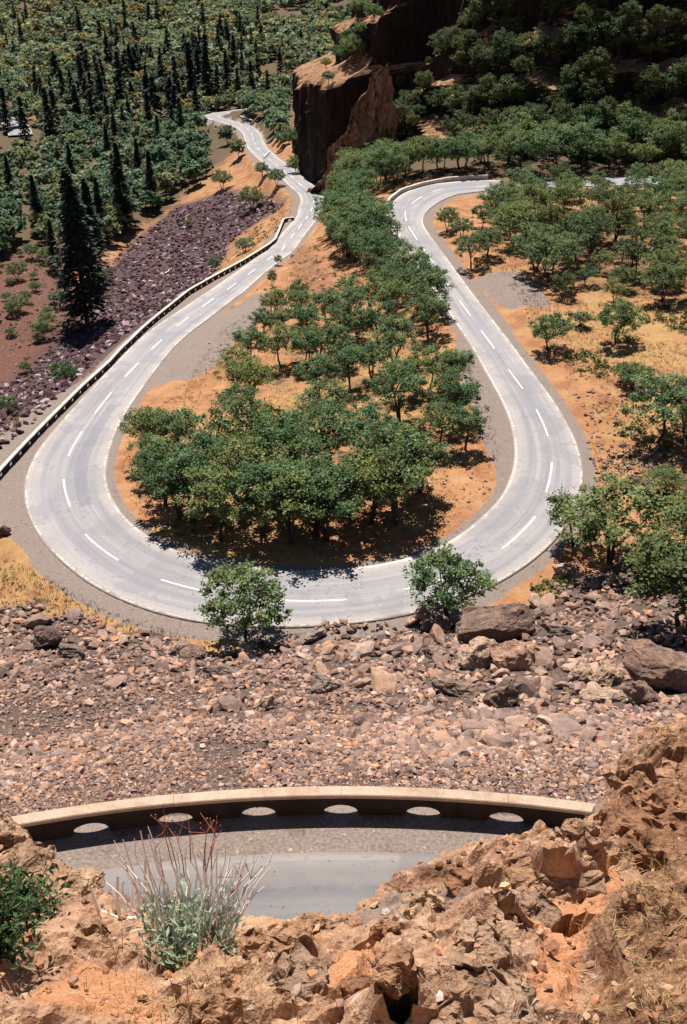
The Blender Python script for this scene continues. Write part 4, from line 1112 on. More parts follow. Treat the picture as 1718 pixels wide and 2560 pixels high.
# ------------------------------------------------------------------ small roadside things
p = hit(1083, 618); p2 = p
root = bpy.data.objects.new('sign_post', None); COL.objects.link(root); root.location = p
mb = MB(); mb.tube([(0, 0, -.3), (0, 0, 2.2)], [.06, .055], 8); link('post', mb.mesh('sign_post_pole', [M['post_white']]), root)
def box(mb, c, s, bev=.0):
    x, y, z = c; a, b, d = s[0] / 2, s[1] / 2, s[2] / 2
    V = [(x + i * a, y + j * b, z + k * d) for i in (-1, 1) for j in (-1, 1) for k in (-1, 1)]
    mb.add(V, [(0, 1, 3, 2), (4, 6, 7, 5), (0, 4, 5, 1), (2, 3, 7, 6), (0, 2, 6, 4), (1, 5, 7, 3)])
mb = MB(); box(mb, (0, -.06, 1.85), (.62, .03, .62)); o = link('sign_panel', mb.mesh('sign_panel', [M['sign_orange']]), root)
tag(root, 'small roadside post with an orange-brown panel at the upper gravel pull-out', 'sign')
p = hit(476, 634)
root = bpy.data.objects.new('marker_post', None); COL.objects.link(root); root.location = p
mb = MB(); mb.tube([(0, 0, -.3), (0, 0, 2.4)], [.08, .07], 8); link('post', mb.mesh('marker_pole', [M['post_white']]), root)
mb = MB(); box(mb, (0, -.09, 2.2), (.22, .03, .30)); link('reflector', mb.mesh('reflector', [M['post_white']]), root)
tag(root, 'slim white marker post behind the left parapet', 'post')
# low fence pieces by the far road
for px, l in ((((602, 364), (616, 349)), 'short white guard rail at the far road’s first bend'), (((548, 268), (580, 280)), 'white guard rail along the far hairpin')):
    a, b = hit(*px[0]), hit(*px[1]); root = bpy.data.objects.new('guard_rail', None); COL.objects.link(root); root.location = a
    mb = MB(); d = b - a
    L = np.linalg.norm(d); n_ = max(2, int(L / 3)); 
    mb.tube([(0, 0, .75), tuple(d * .5 + np.array([0, 0, .75])), tuple(d + np.array([0, 0, .75]))], .16, 6); link('rail', mb.mesh('rail', [M['post_white']]), root)
    for k in range(n_ + 1):
        q = d * k / n_; m2 = MB(); m2.tube([(q[0], q[1], q[2] - .4), (q[0], q[1], q[2] + .8)], .09, 6); link('post', m2.mesh('rail_post', [M['post_white']]), root)
    tag(root, l, 'guard rail')
for px, L, ang, l in (((166, 664), 5.5, .35, 'bleached fallen log beside the tallest black conifer'), ((385, 620), 4.5, 1.35, 'short bleached stick lying on the purple scree')):
    p = hit(*px); o = MB(); n_ = 7
    pts = [(math.cos(ang) * L * (k / n_ - .5), math.sin(ang) * L * (k / n_ - .5), .25 + .12 * math.sin(k * 1.7)) for k in range(n_ + 1)]
    o.tube(pts, np.linspace(.26, .12, n_ + 1), 7); o.tube([pts[4], tuple(np.array(pts[4]) + [.3, .5, .6])], [.09, .03], 5)
    tag(link('fallen_log', o.mesh('fallen_log', [M['log_bleached']], True), None, p), l, 'log')

# ------------------------------------------------------------------ rocks
def rock_mat(name, single):
    m, nt, b = new_mat(name); N = NT(nt); p = N.pos()
    n1 = N.noise(2.2, 5, .65, p); n2 = N.noise(11, 4, .6, p)
    if single:
        r = N.node("ShaderNodeObjectInfo").outputs["Random"]
        c = N.ramp(r, [(0, (.15, .10, .082)), (.25, (.28, .19, .155)), (.5, (.23, .17, .15)), (.75, (.38, .24, .165)), (1, (.42, .31, .25))])
    else: c = N.attr('tint').outputs["Color"]
    c = N.mix(1.0, c, N.ramp(n1, [(.3, (.70, .70, .72)), (.7, (1.25, 1.22, 1.18))]), 'MULTIPLY')
    c = N.mix(1.0, c, N.ramp(n2, [(.3, (.85, .85, .85)), (.7, (1.12, 1.12, 1.12))]), 'MULTIPLY')
    nt.links.new(c, b.inputs["Base Color"]); N.bump(n2, .4, .05, b); M[name] = m
rock_mat('talus_rock', True); rock_mat('talus_rubble', False)
def boulder_mat():
    m, nt, b = new_mat('boulder_stone'); N = NT(nt); p = N.pos()
    n1 = N.noise(1.1, 7, .7, p); n2 = N.noise(6, 6, .7, p)
    c = N.mix(1.0, N.attr('tint').outputs["Color"], N.ramp(n1, [(.32, (.55, .52, .52)), (.5, (1, 1, 1)), (.68, (1.5, 1.4, 1.28))]), 'MULTIPLY')
    c = N.mix(1.0, c, N.ramp(n2, [(.35, (.6, .58, .56)), (.5, (1, 1, 1)), (.7, (1.25, 1.22, 1.2))]), 'MULTIPLY')
    nt.links.new(c, b.inputs["Base Color"]); N.bump(N.math('ADD', n1, n2), .9, .12, b); M['boulder_stone'] = m
boulder_mat()
def ico(sub):
    import bmesh
    bm = bmesh.new(); bmesh.ops.create_icosphere(bm, subdivisions=sub, radius=1)
    V = np.array([v.co[:] for v in bm.verts]); F = np.array([[v.index for v in f.verts] for f in bm.faces]); bm.free(); return V, F
ICO = {k: ico(k) for k in (1, 2, 3, 4, 5)}
def rock_shape(seed, sub=2, cuts=9, flat=(1, .8, .6), noise=.1):
    r = np.random.default_rng(seed); V, F = ICO[sub]; V = V.copy()
    for _ in range(cuts):
        n = r.normal(size=3); n /= np.linalg.norm(n); d = r.uniform(.45, .8)
        k = V @ n; o = k > d; V[o] -= (k[o] - d)[:, None] * n * .97
    V *= np.array(flat) * r.uniform(.85, 1.15, 3)
    if noise: V += noise * np.stack([fbm(V[:, 0] * 2.3 + 9 * i + seed, V[:, 1] * 2.3, V[:, 2] * 2.3, 3, seed + i) for i in range(3)], 1)
    return V, F
ROCK1 = [rock_shape(s, 1, 6, noise=.12) for s in range(100, 112)]
ROCK2 = [rock_shape(s, 2, 10, noise=.07) for s in range(120, 136)]
ROCKM = [mesh_np('talus_rock', V, F, [M['talus_rock']], False) for V, F in ROCK2]
def rotm(r):
    e = Euler((r.uniform(-.6, .6), r.uniform(-.6, .6), r.uniform(0, 6.283))); return np.array(e.to_matrix())
def tal_col(r):
    # weathered basalt: grey, pinkish and a few rusty or bleached faces
    base = [(.19, .145, .13), (.25, .185, .16), (.155, .12, .115), (.30, .205, .15), (.34, .27, .24), (.23, .20, .195), (.33, .19, .12)]
    return np.array(base[r.choice(7, p=[.22, .24, .14, .15, .13, .08, .04])]) * np.array([1.10, .95, .86]) * r.uniform(.65, 1.55)

def mass(name, label, items, shapes_small, mat):
    Vs, Fs, Cs, o = [], [], [], 0; r = np.random.default_rng(len(items))
    for p, s, c in items:
        V, F = shapes_small[r.integers(len(shapes_small))]
        W = (V * s * np.array([1, r.uniform(.7, 1.1), r.uniform(.6, 1)])) @ rotm(r).T + p
        Vs.append(W); Fs.append(F + o); o += len(V); Cs.append(np.broadcast_to(c, (len(V), 3)))
    me = mesh_np(name, np.concatenate(Vs), np.concatenate(Fs), [mat], False, col={'tint': np.concatenate(Cs)})
    return tag(link(name, me), label, 'rubble', kind='stuff')

r_ = np.random.default_rng(31)
cand = []
def talus_size(x, y, top):
    f = np.clip((y - 23) / (top - 23), 0, 1)
    side = .75 + .5 * sstep(-14, 14, x)
    return (.092 + .42 * f ** 1.35) * side * math.exp(.45 * float(fbm(np.array([x / 5.0]), np.array([y / 5.0]), oct=2, seed=37)[0]))
NT_ = 80000
qx = np.r_[r_.uniform(-36, 44, NT_), r_.uniform(-18, 20, 26000)]; qy = np.r_[r_.uniform(23.2, 96, NT_), 20 + 18 * r_.uniform(size=26000)]
tp = np.interp(qx, toe_x, toe_y) - .8 + 2.0 * fbm(qx / 7, qy / 7, seed=21)
ri = np.sqrt(qx ** 2 + (qy - NCY) ** 2) - NR
ok = (qy < tp) & (ri > .45); qx, qy, tp = qx[ok], qy[ok], tp[ok]
qz = ground(qx, qy)
for x, y, z, t in zip(qx, qy, qz, tp):
    px, py, dep = project((x, y, z))
    if not (-260 < px < 1900): continue
    if abs(x + 4.6 + .08 * (y - 24)) < 1.0 + .5 * math.sin(y) and y < 42 and r_.random() < .75: continue
    s = talus_size(x, y, t) * np.exp(r_.normal(0, .42))
    f = np.clip((y - 23) / (t - 23), 0, 1)
    if r_.random() < .02 + .06 * f ** 1.5: s *= r_.uniform(1.5, 2.6)
    # thin out so that coverage stays similar over the slope
    if r_.random() > np.clip(.038 / (s * s) * (.75 + .5 * (1 - f)), 0, 1): continue
    s = min(s, 1.25)
    cand.append((np.array([x, y, z + s * .4]), s, px, py, dep))
# the named boulders
BOULD = [
    ('biggest boulder, a dark flat-topped block at the road edge behind the two pale round boulders', (1118, 1462), (2.9, 1.5, 1.9), .15, 201, (.19, .13, .105)),
    ('pale rounded boulder with a dark underside, left of the pair below the biggest boulder', (1093, 1522), (1.22, .95, .95), .2, 202, (.37, .27, .20)),
    ('tan cracked boulder, right of the pair below the biggest boulder', (1172, 1522), (1.35, 1.0, .95), -.3, 203, (.38, .24, .17)),
    ('huge dark boulder cut by the right border of the talus', (1530, 1562), (2.7, 1.5, 1.35), -.35, 204, (.24, .16, .12)),
    ('dark-faced round boulder just below the huge boulder at the right border', (1462, 1602), (.85, .7, .75), .2, 205, (.25, .17, .13)),
    ('squarish tan boulder halfway between the pale pair and the right border', (1386, 1562), (.85, .7, .6), .4, 206, (.36, .25, .18)),
    ('long pale slab lying flat below the squarish tan boulder', (1390, 1600), (1.25, .55, .3), -.1, 207, (.38, .28, .21)),
    ('dark hollow boulder in the talus below the pale pair', (1150, 1612), (1.0, .75, .7), .6, 208, (.21, .15, .12)),
    ('upright pale splinter of rock standing on the middle of the talus', (604, 1622), (.75, .25, .28), 1.0, 209, (.40, .29, .22)),
    ('dark brown boulder at the left end of the talus', (98, 1480), (1.15, .9, .95), .4, 210, (.15, .105, .09)),
    ('dark wedge-shaped boulder below the orange verge on the left', (160, 1500), (1.05, .6, .5), -.4, 211, (.20, .15, .13)),
    ('boulder with a black front face, left of the small round oak', (440, 1500), (.85, .6, .45), -.1, 212, (.24, .16, .13)),
    ('pinkish flat boulder next to the black-fronted boulder', (408, 1494), (.8, .65, .5), .3, 213, (.30, .22, .19)),
    ('long low boulder between the black-fronted boulder and the small round oak', (512, 1540), (1.2, .5, .4), -.15, 214, (.22, .16, .14)),
    ('broad blunt boulder in the talus right of centre', (745, 1580), (.95, .75, .55), .1, 215, (.30, .23, .20)),
    ('sloping grey slab right of the small round oak', (712, 1462), (.95, .5, .4), .5, 216, (.29, .23, .20)),
    ('pale boulder on the verge under the broad leaning oak', (1296, 1318), (1.1, .6, .55), -.15, 217, (.40, .30, .24)),
    ('dark angular boulder behind the road verge, right of the biggest boulder', (1250, 1408), (.85, .6, .5), .2, 218, (.24, .17, .14)),
    ('long grey slab leaning right of the biggest boulder', (1275, 1450), (1.5, .45, .35), -.3, 219, (.22, .165, .14)),
    ('dark boulder left of the biggest boulder', (985, 1500), (.9, .65, .6), .2, 220, (.24, .17, .14)),
    ('brown boulder in the lower right talus above the brown outcrop', (1330, 1555), (.9, .6, .5), .1, 221, (.33, .24, .18)),
    ('low dark ledge of rock left of the dark hollow boulder', (1060, 1590), (1.6, .6, .4), -.25, 222, (.22, .155, .125)),
    ('dark rock on the gravel shoulder at the left border', (6, 1222), (.7, .5, .5), .2, 223, (.12, .085, .07)),
]
for l, px, dim, rz, sd, col in BOULD:
    h = hit(*px); V, F = rock_shape(sd, 5, 5 if sd == 202 else 11, (1, 1, 1), .08)
    V = V * np.array(dim) * 1.35
    if sd == 201:
        V[:, 2] = np.minimum(V[:, 2], 1.7 + .05 * V[:, 0] + .1 * vnoise(V[:, 0], V[:, 1], seed=2)); V[:, 1] = np.clip(V[:, 1], -1.3, 2)
    V = V + .085 * np.stack([fbm(V[:, 0] * 1.9 + 31 * i, V[:, 1] * 1.9, V[:, 2] * 3.2, 6, sd + i, .6) for i in range(3)], 1)
    me = mesh_np('boulder', V, F, [M['boulder_stone']], False, col={'tint': np.broadcast_to(np.array(col), (len(V), 3))})
    o = link('boulder', me, None, h + np.array([0, .3, dim[2] * .55])); o.rotation_euler = (random.uniform(-.1, .1), random.uniform(-.08, .08), rz)
    tag(o, l, 'boulder')
def free(p, s):
    return all(np.hypot(p[0] - b[0][0], p[1] - b[0][1]) > max(b[1][:2]) * .8 + s for b in BW)
BW = [(hit(*b[1]), b[2]) for b in BOULD]
cand = [c for c in cand if free(c[0], c[1] * .6)]
vis = sorted([c for c in cand if 0 < c[2] < 1568 and 1370 < c[3] < 1830], key=lambda c: -c[1] / c[4])
big = vis[:255]; bigid = set(id(c) for c in big)
lab = row_labels([c[0] for c in big], 15, 'loose angular talus rock, {col} from left in the {row} row above the near parapet')
for c, l in zip(big, lab):
    me = ROCKM[r_.integers(len(ROCKM))]; o = link('talus_rock', me, None, c[0]); s = c[1]
    o.scale = (s * 1.05, s * r_.uniform(.7, 1.05), s * r_.uniform(.6, .95)); o.rotation_euler = (r_.uniform(-.5, .5), r_.uniform(-.5, .5), r_.uniform(0, 6.28))
    tag(o, l, 'rock', 'large loose rocks of the talus slope')
small = [(c[0], c[1], tal_col(r_)) for c in cand if id(c) not in bigid]
mass('talus_rubble', 'pinkish brown rubble covering the slope between the near parapet and the lower bend', [i for i in small], ROCK1, M['talus_rubble'])
print('talus', len(small), len(big))
# grit: fine chips filling the gaps
def grit(n):
    r = np.random.default_rng(91); x = r.uniform(-20, 22, n * 2); y = 23.3 + (r.uniform(0, 1, n * 2) ** 1.6) * 30
    ri = np.sqrt(x ** 2 + (y - NCY) ** 2) - NR; k = (ri > .3) & (np.abs(x) < .36 * (y + 14)); x, y = x[k][:n], y[k][:n]; z = ground(x, y)
    return [(np.array([a, b, c + .01]), s, tal_col(r)) for a, b, c, s in zip(x, y, z, .03 + .05 * r.uniform(size=len(x)) ** 2)]
mass('talus_grit', 'fine grit and chips on the upper talus behind the near parapet', grit(16000), [rock_shape(s, 1, 4, noise=0) for s in range(150, 156)], M['talus_rubble'])

def poly_rocks(px, n, s0, s1, cols, seed, margin=1.0, pw=2.5):
    poly = poly_world(px); P = np.array(poly); lo, hi = P.min(0), P.max(0); r = np.random.default_rng(seed); out = []
    Q = lo + r.uniform(size=(n * 5, 2)) * (hi - lo); Q = Q[in_poly(Q, poly)]
    for q in Q[:n]:
        if not clear_of_road(q[0], q[1], margin): continue
        s = s0 + (s1 - s0) * r.random() ** pw
        out.append((np.array([q[0], q[1], float(ground(*q)) + s * .15]), s, np.array(cols[r.integers(len(cols))]) * r.uniform(.7, 1.3)))
    return out
pur = [(.075, .040, .050), (.115, .066, .074), (.055, .030, .038), (.34, .27, .29), (.09, .048, .048)]
sc_ = poly_rocks([(650, 462), (600, 445), (520, 440), (400, 475), (290, 560), (215, 650), (120, 780), (10, 880), (-80, 920), (-80, 1070), (60, 985), (130, 925), (260, 820), (370, 735), (470, 650), (520, 560), (600, 500)], 8000, .2, .95, pur, 5, 3.2, 2.0)
mass('scree', 'dark purple basalt scree falling away left of the parapet', sc_, ROCK1, M['talus_rubble'])
brn = [(.28, .19, .14), (.22, .16, .14), (.36, .27, .21), (.25, .14, .09)]
tr = poly_rocks([(1340, 1090), (1420, 1010), (1568, 1030), (1620, 1200), (1500, 1220), (1420, 1120)], 520, .12, .6, brn, 6) + \
     poly_rocks([(1290, 880), (1400, 900), (1480, 980), (1400, 1060), (1345, 1090), (1340, 980)], 220, .08, .4, brn, 7) + \
     poly_rocks([(300, 1180), (420, 1265), (740, 1285), (960, 1240), (1140, 1130), (1050, 1040), (900, 1150), (700, 1200), (400, 1200)], 420, .06, .32, brn, 8, .8) + \
     poly_rocks([(620, 600), (740, 560), (810, 660), (800, 780), (600, 760), (500, 880), (340, 1000), (320, 940), (560, 700)], 120, .06, .3, brn, 9, 2.0) + \
     poly_rocks([(1190, 700), (1240, 720), (1330, 880), (1300, 880)], 90, .06, .28, [(.30, .13, .07), (.26, .16, .11)], 10, .8) + \
     poly_rocks([(1100, 560), (1568, 560), (1568, 1000), (1250, 720)], 200, .06, .3, brn, 12) + \
     poly_rocks([(0, 1370), (200, 1390), (330, 1440), (500, 1480), (300, 1480), (0, 1440)], 160, .1, .5, brn, 13) + \
     poly_rocks([(-40, 560), (160, 560), (180, 760), (60, 960), (-40, 1000)], 360, .15, .7, pur + brn, 14)
mass('loose_stones', 'scattered stones on the bare soil around both road arms', tr, ROCK1, M['talus_rubble'])

# ------------------------------------------------------------------ viewpoint outcrop at the photographer's feet
OUTL = [(-260, 1800), (-60, 1838), (0, 1856), (60, 1900), (110, 1950), (200, 2012), (300, 2045), (420, 2060), (560, 2085), (640, 2098), (700, 2092), (780, 2094), (800, 2080), (860, 2030), (920, 1985), (1000, 1945), (1100, 1914), (1200, 1888), (1275, 1880), (1345, 1850), (1400, 1800), (1418, 1730), (1450, 1690), (1568, 1642), (1720, 1585)]
def plane_z(x, y): return -1.0 - .75 * y
def plane_hit(px, py):
    d = ray(px, py); t = -1.0 / (d[2] + .75 * d[1]); return d * t
EP = np.array([plane_hit(*p) for p in OUTL]); o_ = np.argsort(EP[:, 0]); EX, EY = EP[o_, 0], EP[o_, 1]
def edge_y(x): return np.interp(x, EX, EY)
gx = np.arange(-3.2, 5.2, .0125); gy = np.arange(-.6, 6.2, .0125)
FX, FY = np.meshgrid(gx, gy)
x, y = FX.ravel(), FY.ravel()
def crag(x, y, f, seed):
    """broken rock relief: quantised noise gives facets and steps"""
    a = fbm(x * f, y * f, oct=3, seed=seed); return a
def fg_poly(px): return [tuple(plane_hit(*p)[:2]) for p in px]
def fg_soft(px, w):
    q = np.c_[x, y]; poly = fg_poly(px); ins = in_poly(q, poly); dm = np.full(len(q), 1e9)
    for a, b in zip(poly, poly[1:] + poly[:1]):
        a = np.array(a); b = np.array(b); ab = b - a; t = np.clip(((q - a) @ ab) / (ab @ ab + 1e-9), 0, 1)
        dm = np.minimum(dm, np.linalg.norm(q - a - t[:, None] * ab, axis=1))
    return np.clip(.5 + np.where(ins, dm, -dm) / (2 * w), 0, 1)
soil = np.maximum(fg_soft([(1180, 2120), (1240, 2060), (1330, 2060), (1380, 2000), (1440, 2040), (1380, 2120), (1330, 2200), (1300, 2336), (1180, 2336), (1220, 2200)], .04), fg_soft([(60, 2336), (90, 2240), (200, 2200), (330, 2230), (380, 2336)], .05))
soil = np.maximum(soil, fg_soft([(750, 2336), (770, 2210), (850, 2200), (860, 2336)], .03))
moss = fg_soft([(1400, 1760), (1600, 1640), (1720, 2400), (1350, 2400), (1360, 2160), (1480, 2000), (1370, 1900)], .08)
grey = np.maximum(fg_soft([(800, 2100), (900, 2030), (1060, 1990), (1120, 2050), (1050, 2130), (900, 2160)], .06), fg_soft([(1350, 1830), (1440, 1800), (1568, 1900), (1568, 2000), (1420, 1950)], .04))
rock_amt = 1 - .8 * soil
z = plane_z(x, y)
big = .10 * fbm(x * 2.1 + 3, y * 2.1, oct=2, seed=301)
rid = .085 * (1 - np.abs(vnoise(x * 4.3 + .6 * vnoise(x * 3, y * 3, seed=312), y * 4.3, seed=303)) * 2.2)
blk = np.round(fbm(x * 5.5, y * 5.5, oct=2, seed=305) * 2.2) / 2.2
ed_ = sstep(-.02, .45, edge_y(x) - y); ed_ = np.where(x > .55, np.maximum(ed_, .6), ed_); rock_amt = rock_amt * (.35 + .65 * ed_)
z = z + big * ed_ + rock_amt * (rid * .8 + .05 * fbm(x * 9, y * 9, oct=3, seed=306) + .030 * blk) + .012 * fbm(x * 26, y * 26, oct=2, seed=309) * (1 - .5 * soil) + .006 * fbm(x * 60, y * 60, oct=2, seed=310)
FZ = z.reshape(FX.shape)
def fg_z(px_, py_):
    i = np.clip(((np.asarray(px_) + 3.2) / .0125).astype(int), 0, len(gx) - 1); j = np.clip(((np.asarray(py_) + .6) / .0125).astype(int), 0, len(gy) - 1)
    return FZ[j, i]
_T2 = np.arange(.8, 9, .004)
def fhit(px, py):
    d = ray(px, py); P = _T2[:, None] * d; b = P[:, 2] < fg_z(P[:, 0], P[:, 1])
    return P[b.argmax()] if b.any() else None
# hollow under the rock in the bottom centre
def dent(px, a, b, depth, rz=0.0):
    c = fhit(*px)
    if c is None: return 0
    dx, dy = x - c[0], y - c[1]; u = dx * math.cos(rz) + dy * math.sin(rz); v = -dx * math.sin(rz) + dy * math.cos(rz)
    return depth * sstep(1.15, .75, np.sqrt((u / a) ** 2 + (v / b) ** 2) + .25 * vnoise(x * 18, y * 18, seed=331))
z -= dent((912, 2264), .030, .030, .4, .1) + dent((90, 1950), .16, .05, .16, -.5) + dent((1400, 1905), .16, .035, .14, -.3) + dent((1180, 2050), .07, .03, .08, -.9) + dent((1290, 2110), .06, .025, .07, -.4) + dent((1300, 1945), .06, .03, .07, .4) + dent((835, 2160), .05, .02, .04) + dent((690, 2210), .05, .02, .05)
z += dent((1200, 1990), .16, .13, .10) + dent((1350, 1935), .08, .06, .05) + dent((1280, 2010), .12, .07, .07) + dent((960, 2260), .10, .05, .05, .2) + dent((700, 2230), .13, .09, .05) + dent((1480, 1960), .22, .07, .07, -.5)  + dent((1440, 1760), .14, .08, .10)
ye = edge_y(x) + .03 * fbm(x * 9, y * 0, oct=3, seed=320)
ov = np.maximum(y - ye, 0)
z = z - 5.0 * ov - .18 * sstep(0, .05, ov) + .25 * ov.clip(0, .5) * fbm(x * 5, y * 5, oct=3, seed=321)
def fg_mat():
    m, nt, b = new_mat('outcrop_rock'); N = NT(nt); p = N.pos()
    n0 = N.noise(2.3, 6, .6, p); n1 = N.noise(8, 7, .65, p); n2 = N.noise(34, 5, .65, p); n3 = N.noise(120, 3, .6, p)
    a = N.sep(N.attr('zone').outputs["Color"])
    def fac(w, src=n1, amt=.9, k=5.0):
        t = N.math('ADD', w, N.math('MULTIPLY', N.math('SUBTRACT', src, .5), amt)); return N.math('MULTIPLY_ADD', N.math('SUBTRACT', t, .5), k, .5, clamp=True)
    c = N.ramp(n1, [(.28, (.11, .055, .035)), (.44, (.29, .158, .098)), (.58, (.42, .26, .16)), (.75, (.48, .31, .18))])
    c = N.mix(N.ramp(n0, [(.45, (0, 0, 0)), (.6, (.75, .75, .75))]), c, N.ramp(n2, [(.35, (.26, .14, .09)), (.65, (.46, .31, .20))]))
    c = N.mix(N.ramp(n2, [(.60, (0, 0, 0)), (.70, (.8, .8, .8))]), c, (.47, .40, .34))
    c = N.mix(fac(a[1]), c, N.ramp(n1, [(.3, (.16, .11, .095)), (.7, (.29, .21, .165))]))
    c = N.mix(N.math('MULTIPLY', fac(a[2]), .85), c, N.ramp(n2, [(.35, (.085, .045, .025)), (.52, (.22, .115, .06)), (.75, (.46, .29, .17))]))
    c = N.mix(N.math('MULTIPLY', fac(a[0], n1, .6), .9), c, N.ramp(n1, [(.3, (.36, .15, .07)), (.7, (.47, .235, .12))]))
    c = N.mix(1.0, c, N.ramp(n3, [(.3, (.72, .72, .72)), (.5, (1, 1, 1)), (.72, (1.25, 1.25, 1.25))]), 'MULTIPLY')
    nt.links.new(c, b.inputs["Base Color"])
    h = N.math('ADD', N.math('MULTIPLY', n1, .6), N.math('MULTIPLY_ADD', n2, .5, N.math('MULTIPLY', n3, .2))); N.bump(h, .8, .03, b); M['outcrop'] = m
fg_mat()
i_ = np.arange(len(x)).reshape(FX.shape)
F_ = np.stack([i_[:-1, :-1], i_[:-1, 1:], i_[1:, 1:], i_[1:, :-1]], -1).reshape(-1, 4)
fgo = link('cliff_edge', mesh_np('cliff_edge', np.c_[x, y, z], F_, [M['outcrop']], False, col={'zone': np.c_[soil, grey, moss]}))
tag(fgo, kind='structure')

# separate rocks lying on it
def rock_fg_mat():
    m, nt, b = new_mat('outcrop_stone'); N = NT(nt); p = N.pos()
    n1 = N.noise(14, 6, .65, p); n2 = N.noise(60, 4, .6, p); r = N.node("ShaderNodeObjectInfo").outputs["Random"]
    c = N.ramp(r, [(0, (.25, .125, .07)), (.4, (.35, .20, .115)), (.7, (.30, .195, .135)), (1, (.42, .28, .18))])
    c = N.mix(1.0, c, N.ramp(n1, [(.3, (.55, .52, .5)), (.55, (1, 1, 1)), (.75, (1.3, 1.25, 1.2))]), 'MULTIPLY'); c = N.mix(1.0, c, N.ramp(n2, [(.3, (.75, .75, .75)), (.7, (1.2, 1.2, 1.2))]), 'MULTIPLY')
    nt.links.new(c, b.inputs["Base Color"]); N.bump(N.math('ADD', n1, N.math('MULTIPLY', n2, .6)), 1.0, .02, b); M['outcrop_stone'] = m
rock_fg_mat()
FR = [((1225, 2010), .11, 'big rounded brown crag right of the near road, above the orange gully'), ((1335, 1905), .06, 'knobbly brown rock overlapping the right end of the near parapet'), ((1290, 2020), .10, 'tan ribbed rock between the brown crag and the orange gully'),
      ((1225, 2090), .075, 'small ribbed rock at the head of the orange gully'), ((1470, 1905), .17, 'long grey slab with a black undercut at the right'), ((1445, 1790), .13, 'pitted grey rock at the top of the right-hand crags'),
      ((1540, 1760), .14, 'dark mossy rock in the upper right of the crags'), ((1520, 1840), .11, 'mossy rock above the long grey slab'), ((960, 2072), .06, 'bluish grey rock on the lip right of the near road'), ((1060, 2020), .06, 'flat tan rock on the lip beyond the bluish grey rock'),
      ((730, 2112), .055, 'purple-grey stone perched on the lip in the middle'), ((665, 2150), .05, 'orange rock behind the purple-grey stone'), ((690, 2235), .085, 'broad orange rock low in the middle of the foreground'), ((918, 2188), .05, 'brown rock roofing the dark hollow'),
      ((1040, 2290), .085, 'pale lichen-covered rock in the bottom middle'), ((812, 2262), .035, 'rock forming the left jamb of the dark hollow'), ((600, 2170), .055, 'yellowish rock right of the grey flowering plant'), ((205, 2125), .045, 'brown rock left of the grey flowering plant'),
      ((150, 2040), .085, 'brown rock above the green shrub'), ((40, 1985), .09, 'dark ledge of rock at the left end of the near parapet'), ((-10, 1905), .075, 'tan sloping rock hiding the left end of the near parapet'), ((1100, 2160), .07, 'brown rock left of the orange gully'), ((1140, 2300), .09, 'pale rock at the bottom right of the orange gully’s mouth'), ((530, 2250), .05, 'stone right of the plant’s shadow'), ((460, 2310), .06, 'stone at the bottom left below the plant'), ((880, 2125), .04, 'grey rock on the lip left of the bluish grey rock')]
for k, (px, s, l) in enumerate(FR):
    p = fhit(*px)
    if p is None: continue
    V, F = rock_shape(400 + k, 5, 5, (1, .8, .65), .22); V = V * s
    V = V + .085 * s * np.stack([fbm(V[:, 0] * 5 / s * .6 + 7 * i, V[:, 1] * 5 / s * .6, V[:, 2] * 5 / s * .6, 5, 500 + i) for i in range(3)], 1)
    o = link('outcrop_rock', mesh_np('outcrop_rock', V, F, [M['outcrop_stone']], False), None, p + (np.array([0, -.03, .006]) if 'roofing' in l else np.array([0, .15 * s, -.22 * s]))); o.rotation_euler = (random.uniform(-.5, .1), random.uniform(-.2, .2), random.uniform(-.6, .6)); tag(o, l, 'rock')
def fg_mass():
    r = np.random.default_rng(61); its = []
    for _ in range(9000):
        a, b = r.uniform(-1.3, 2.2), r.uniform(.5, 4.6)
        if b > edge_y(a) - .03: continue
        s = .0035 + .016 * r.random() ** 4
        c = np.array([(.36, .18, .10), (.44, .28, .17), (.28, .17, .12), (.42, .33, .26), (.45, .38, .33)][r.choice(5, p=[.40, .33, .22, .04, .01])]) * r.uniform(.7, 1.2)
        its.append((np.array([a, b, float(fg_z(a, b)) + s * .3]), s, c))
    mass('outcrop_pebbles', 'small pebbles and chips strewn over the brown foreground rock', its, ROCK1, M['talus_rubble'])
fg_mass()

# plants on the outcrop
def leafy(mb, base, n, L, W, spread, up, r, col, droop=.2, curve=True):
    for _ in range(n):
        a = r.uniform(0, 6.283); el = r.uniform(*up); l = L * r.uniform(.6, 1.2); w = W * r.uniform(.7, 1.3)
        d = np.array([math.cos(a) * math.cos(el), math.sin(a) * math.cos(el), math.sin(el)]); side = np.array([-math.sin(a), math.cos(a), 0]) 
        side = side * math.cos(1.0) + np.cross(d, side) * r.uniform(-.8, .8); side /= np.linalg.norm(side)
        b0 = base + np.clip(r.normal(size=3), -1.7, 1.7) * spread; dr = np.array([0, 0, -droop * l])
        p0, p1, p2 = b0, b0 + d * l * .5, b0 + d * l + dr
        mb.add([p0, p1 - side * w, p2, p1 + side * w], [(0, 1, 2, 3)], np.array(col) * r.uniform(.7, 1.25))
r = np.random.default_rng(71)
bp = fhit(440, 2150); root = bpy.data.objects.new('buckwheat_plant', None); COL.objects.link(root); root.location = bp
mb = MB(); leafy(mb, np.array([0, 0, .015]), 600, .036, .0040, np.array([.052, .04, .02]), (.25, 1.45), r, (1, 1, 1), .15); leafy(mb, np.array([0, 0, .05]), 600, .032, .0036, np.array([.062, .045, .045]), (.4, 1.5), r, (1.1, 1.1, 1.1), .1)
link('leaves', mb.mesh('buckwheat_leaves', [M['sage_leaves']]), root)
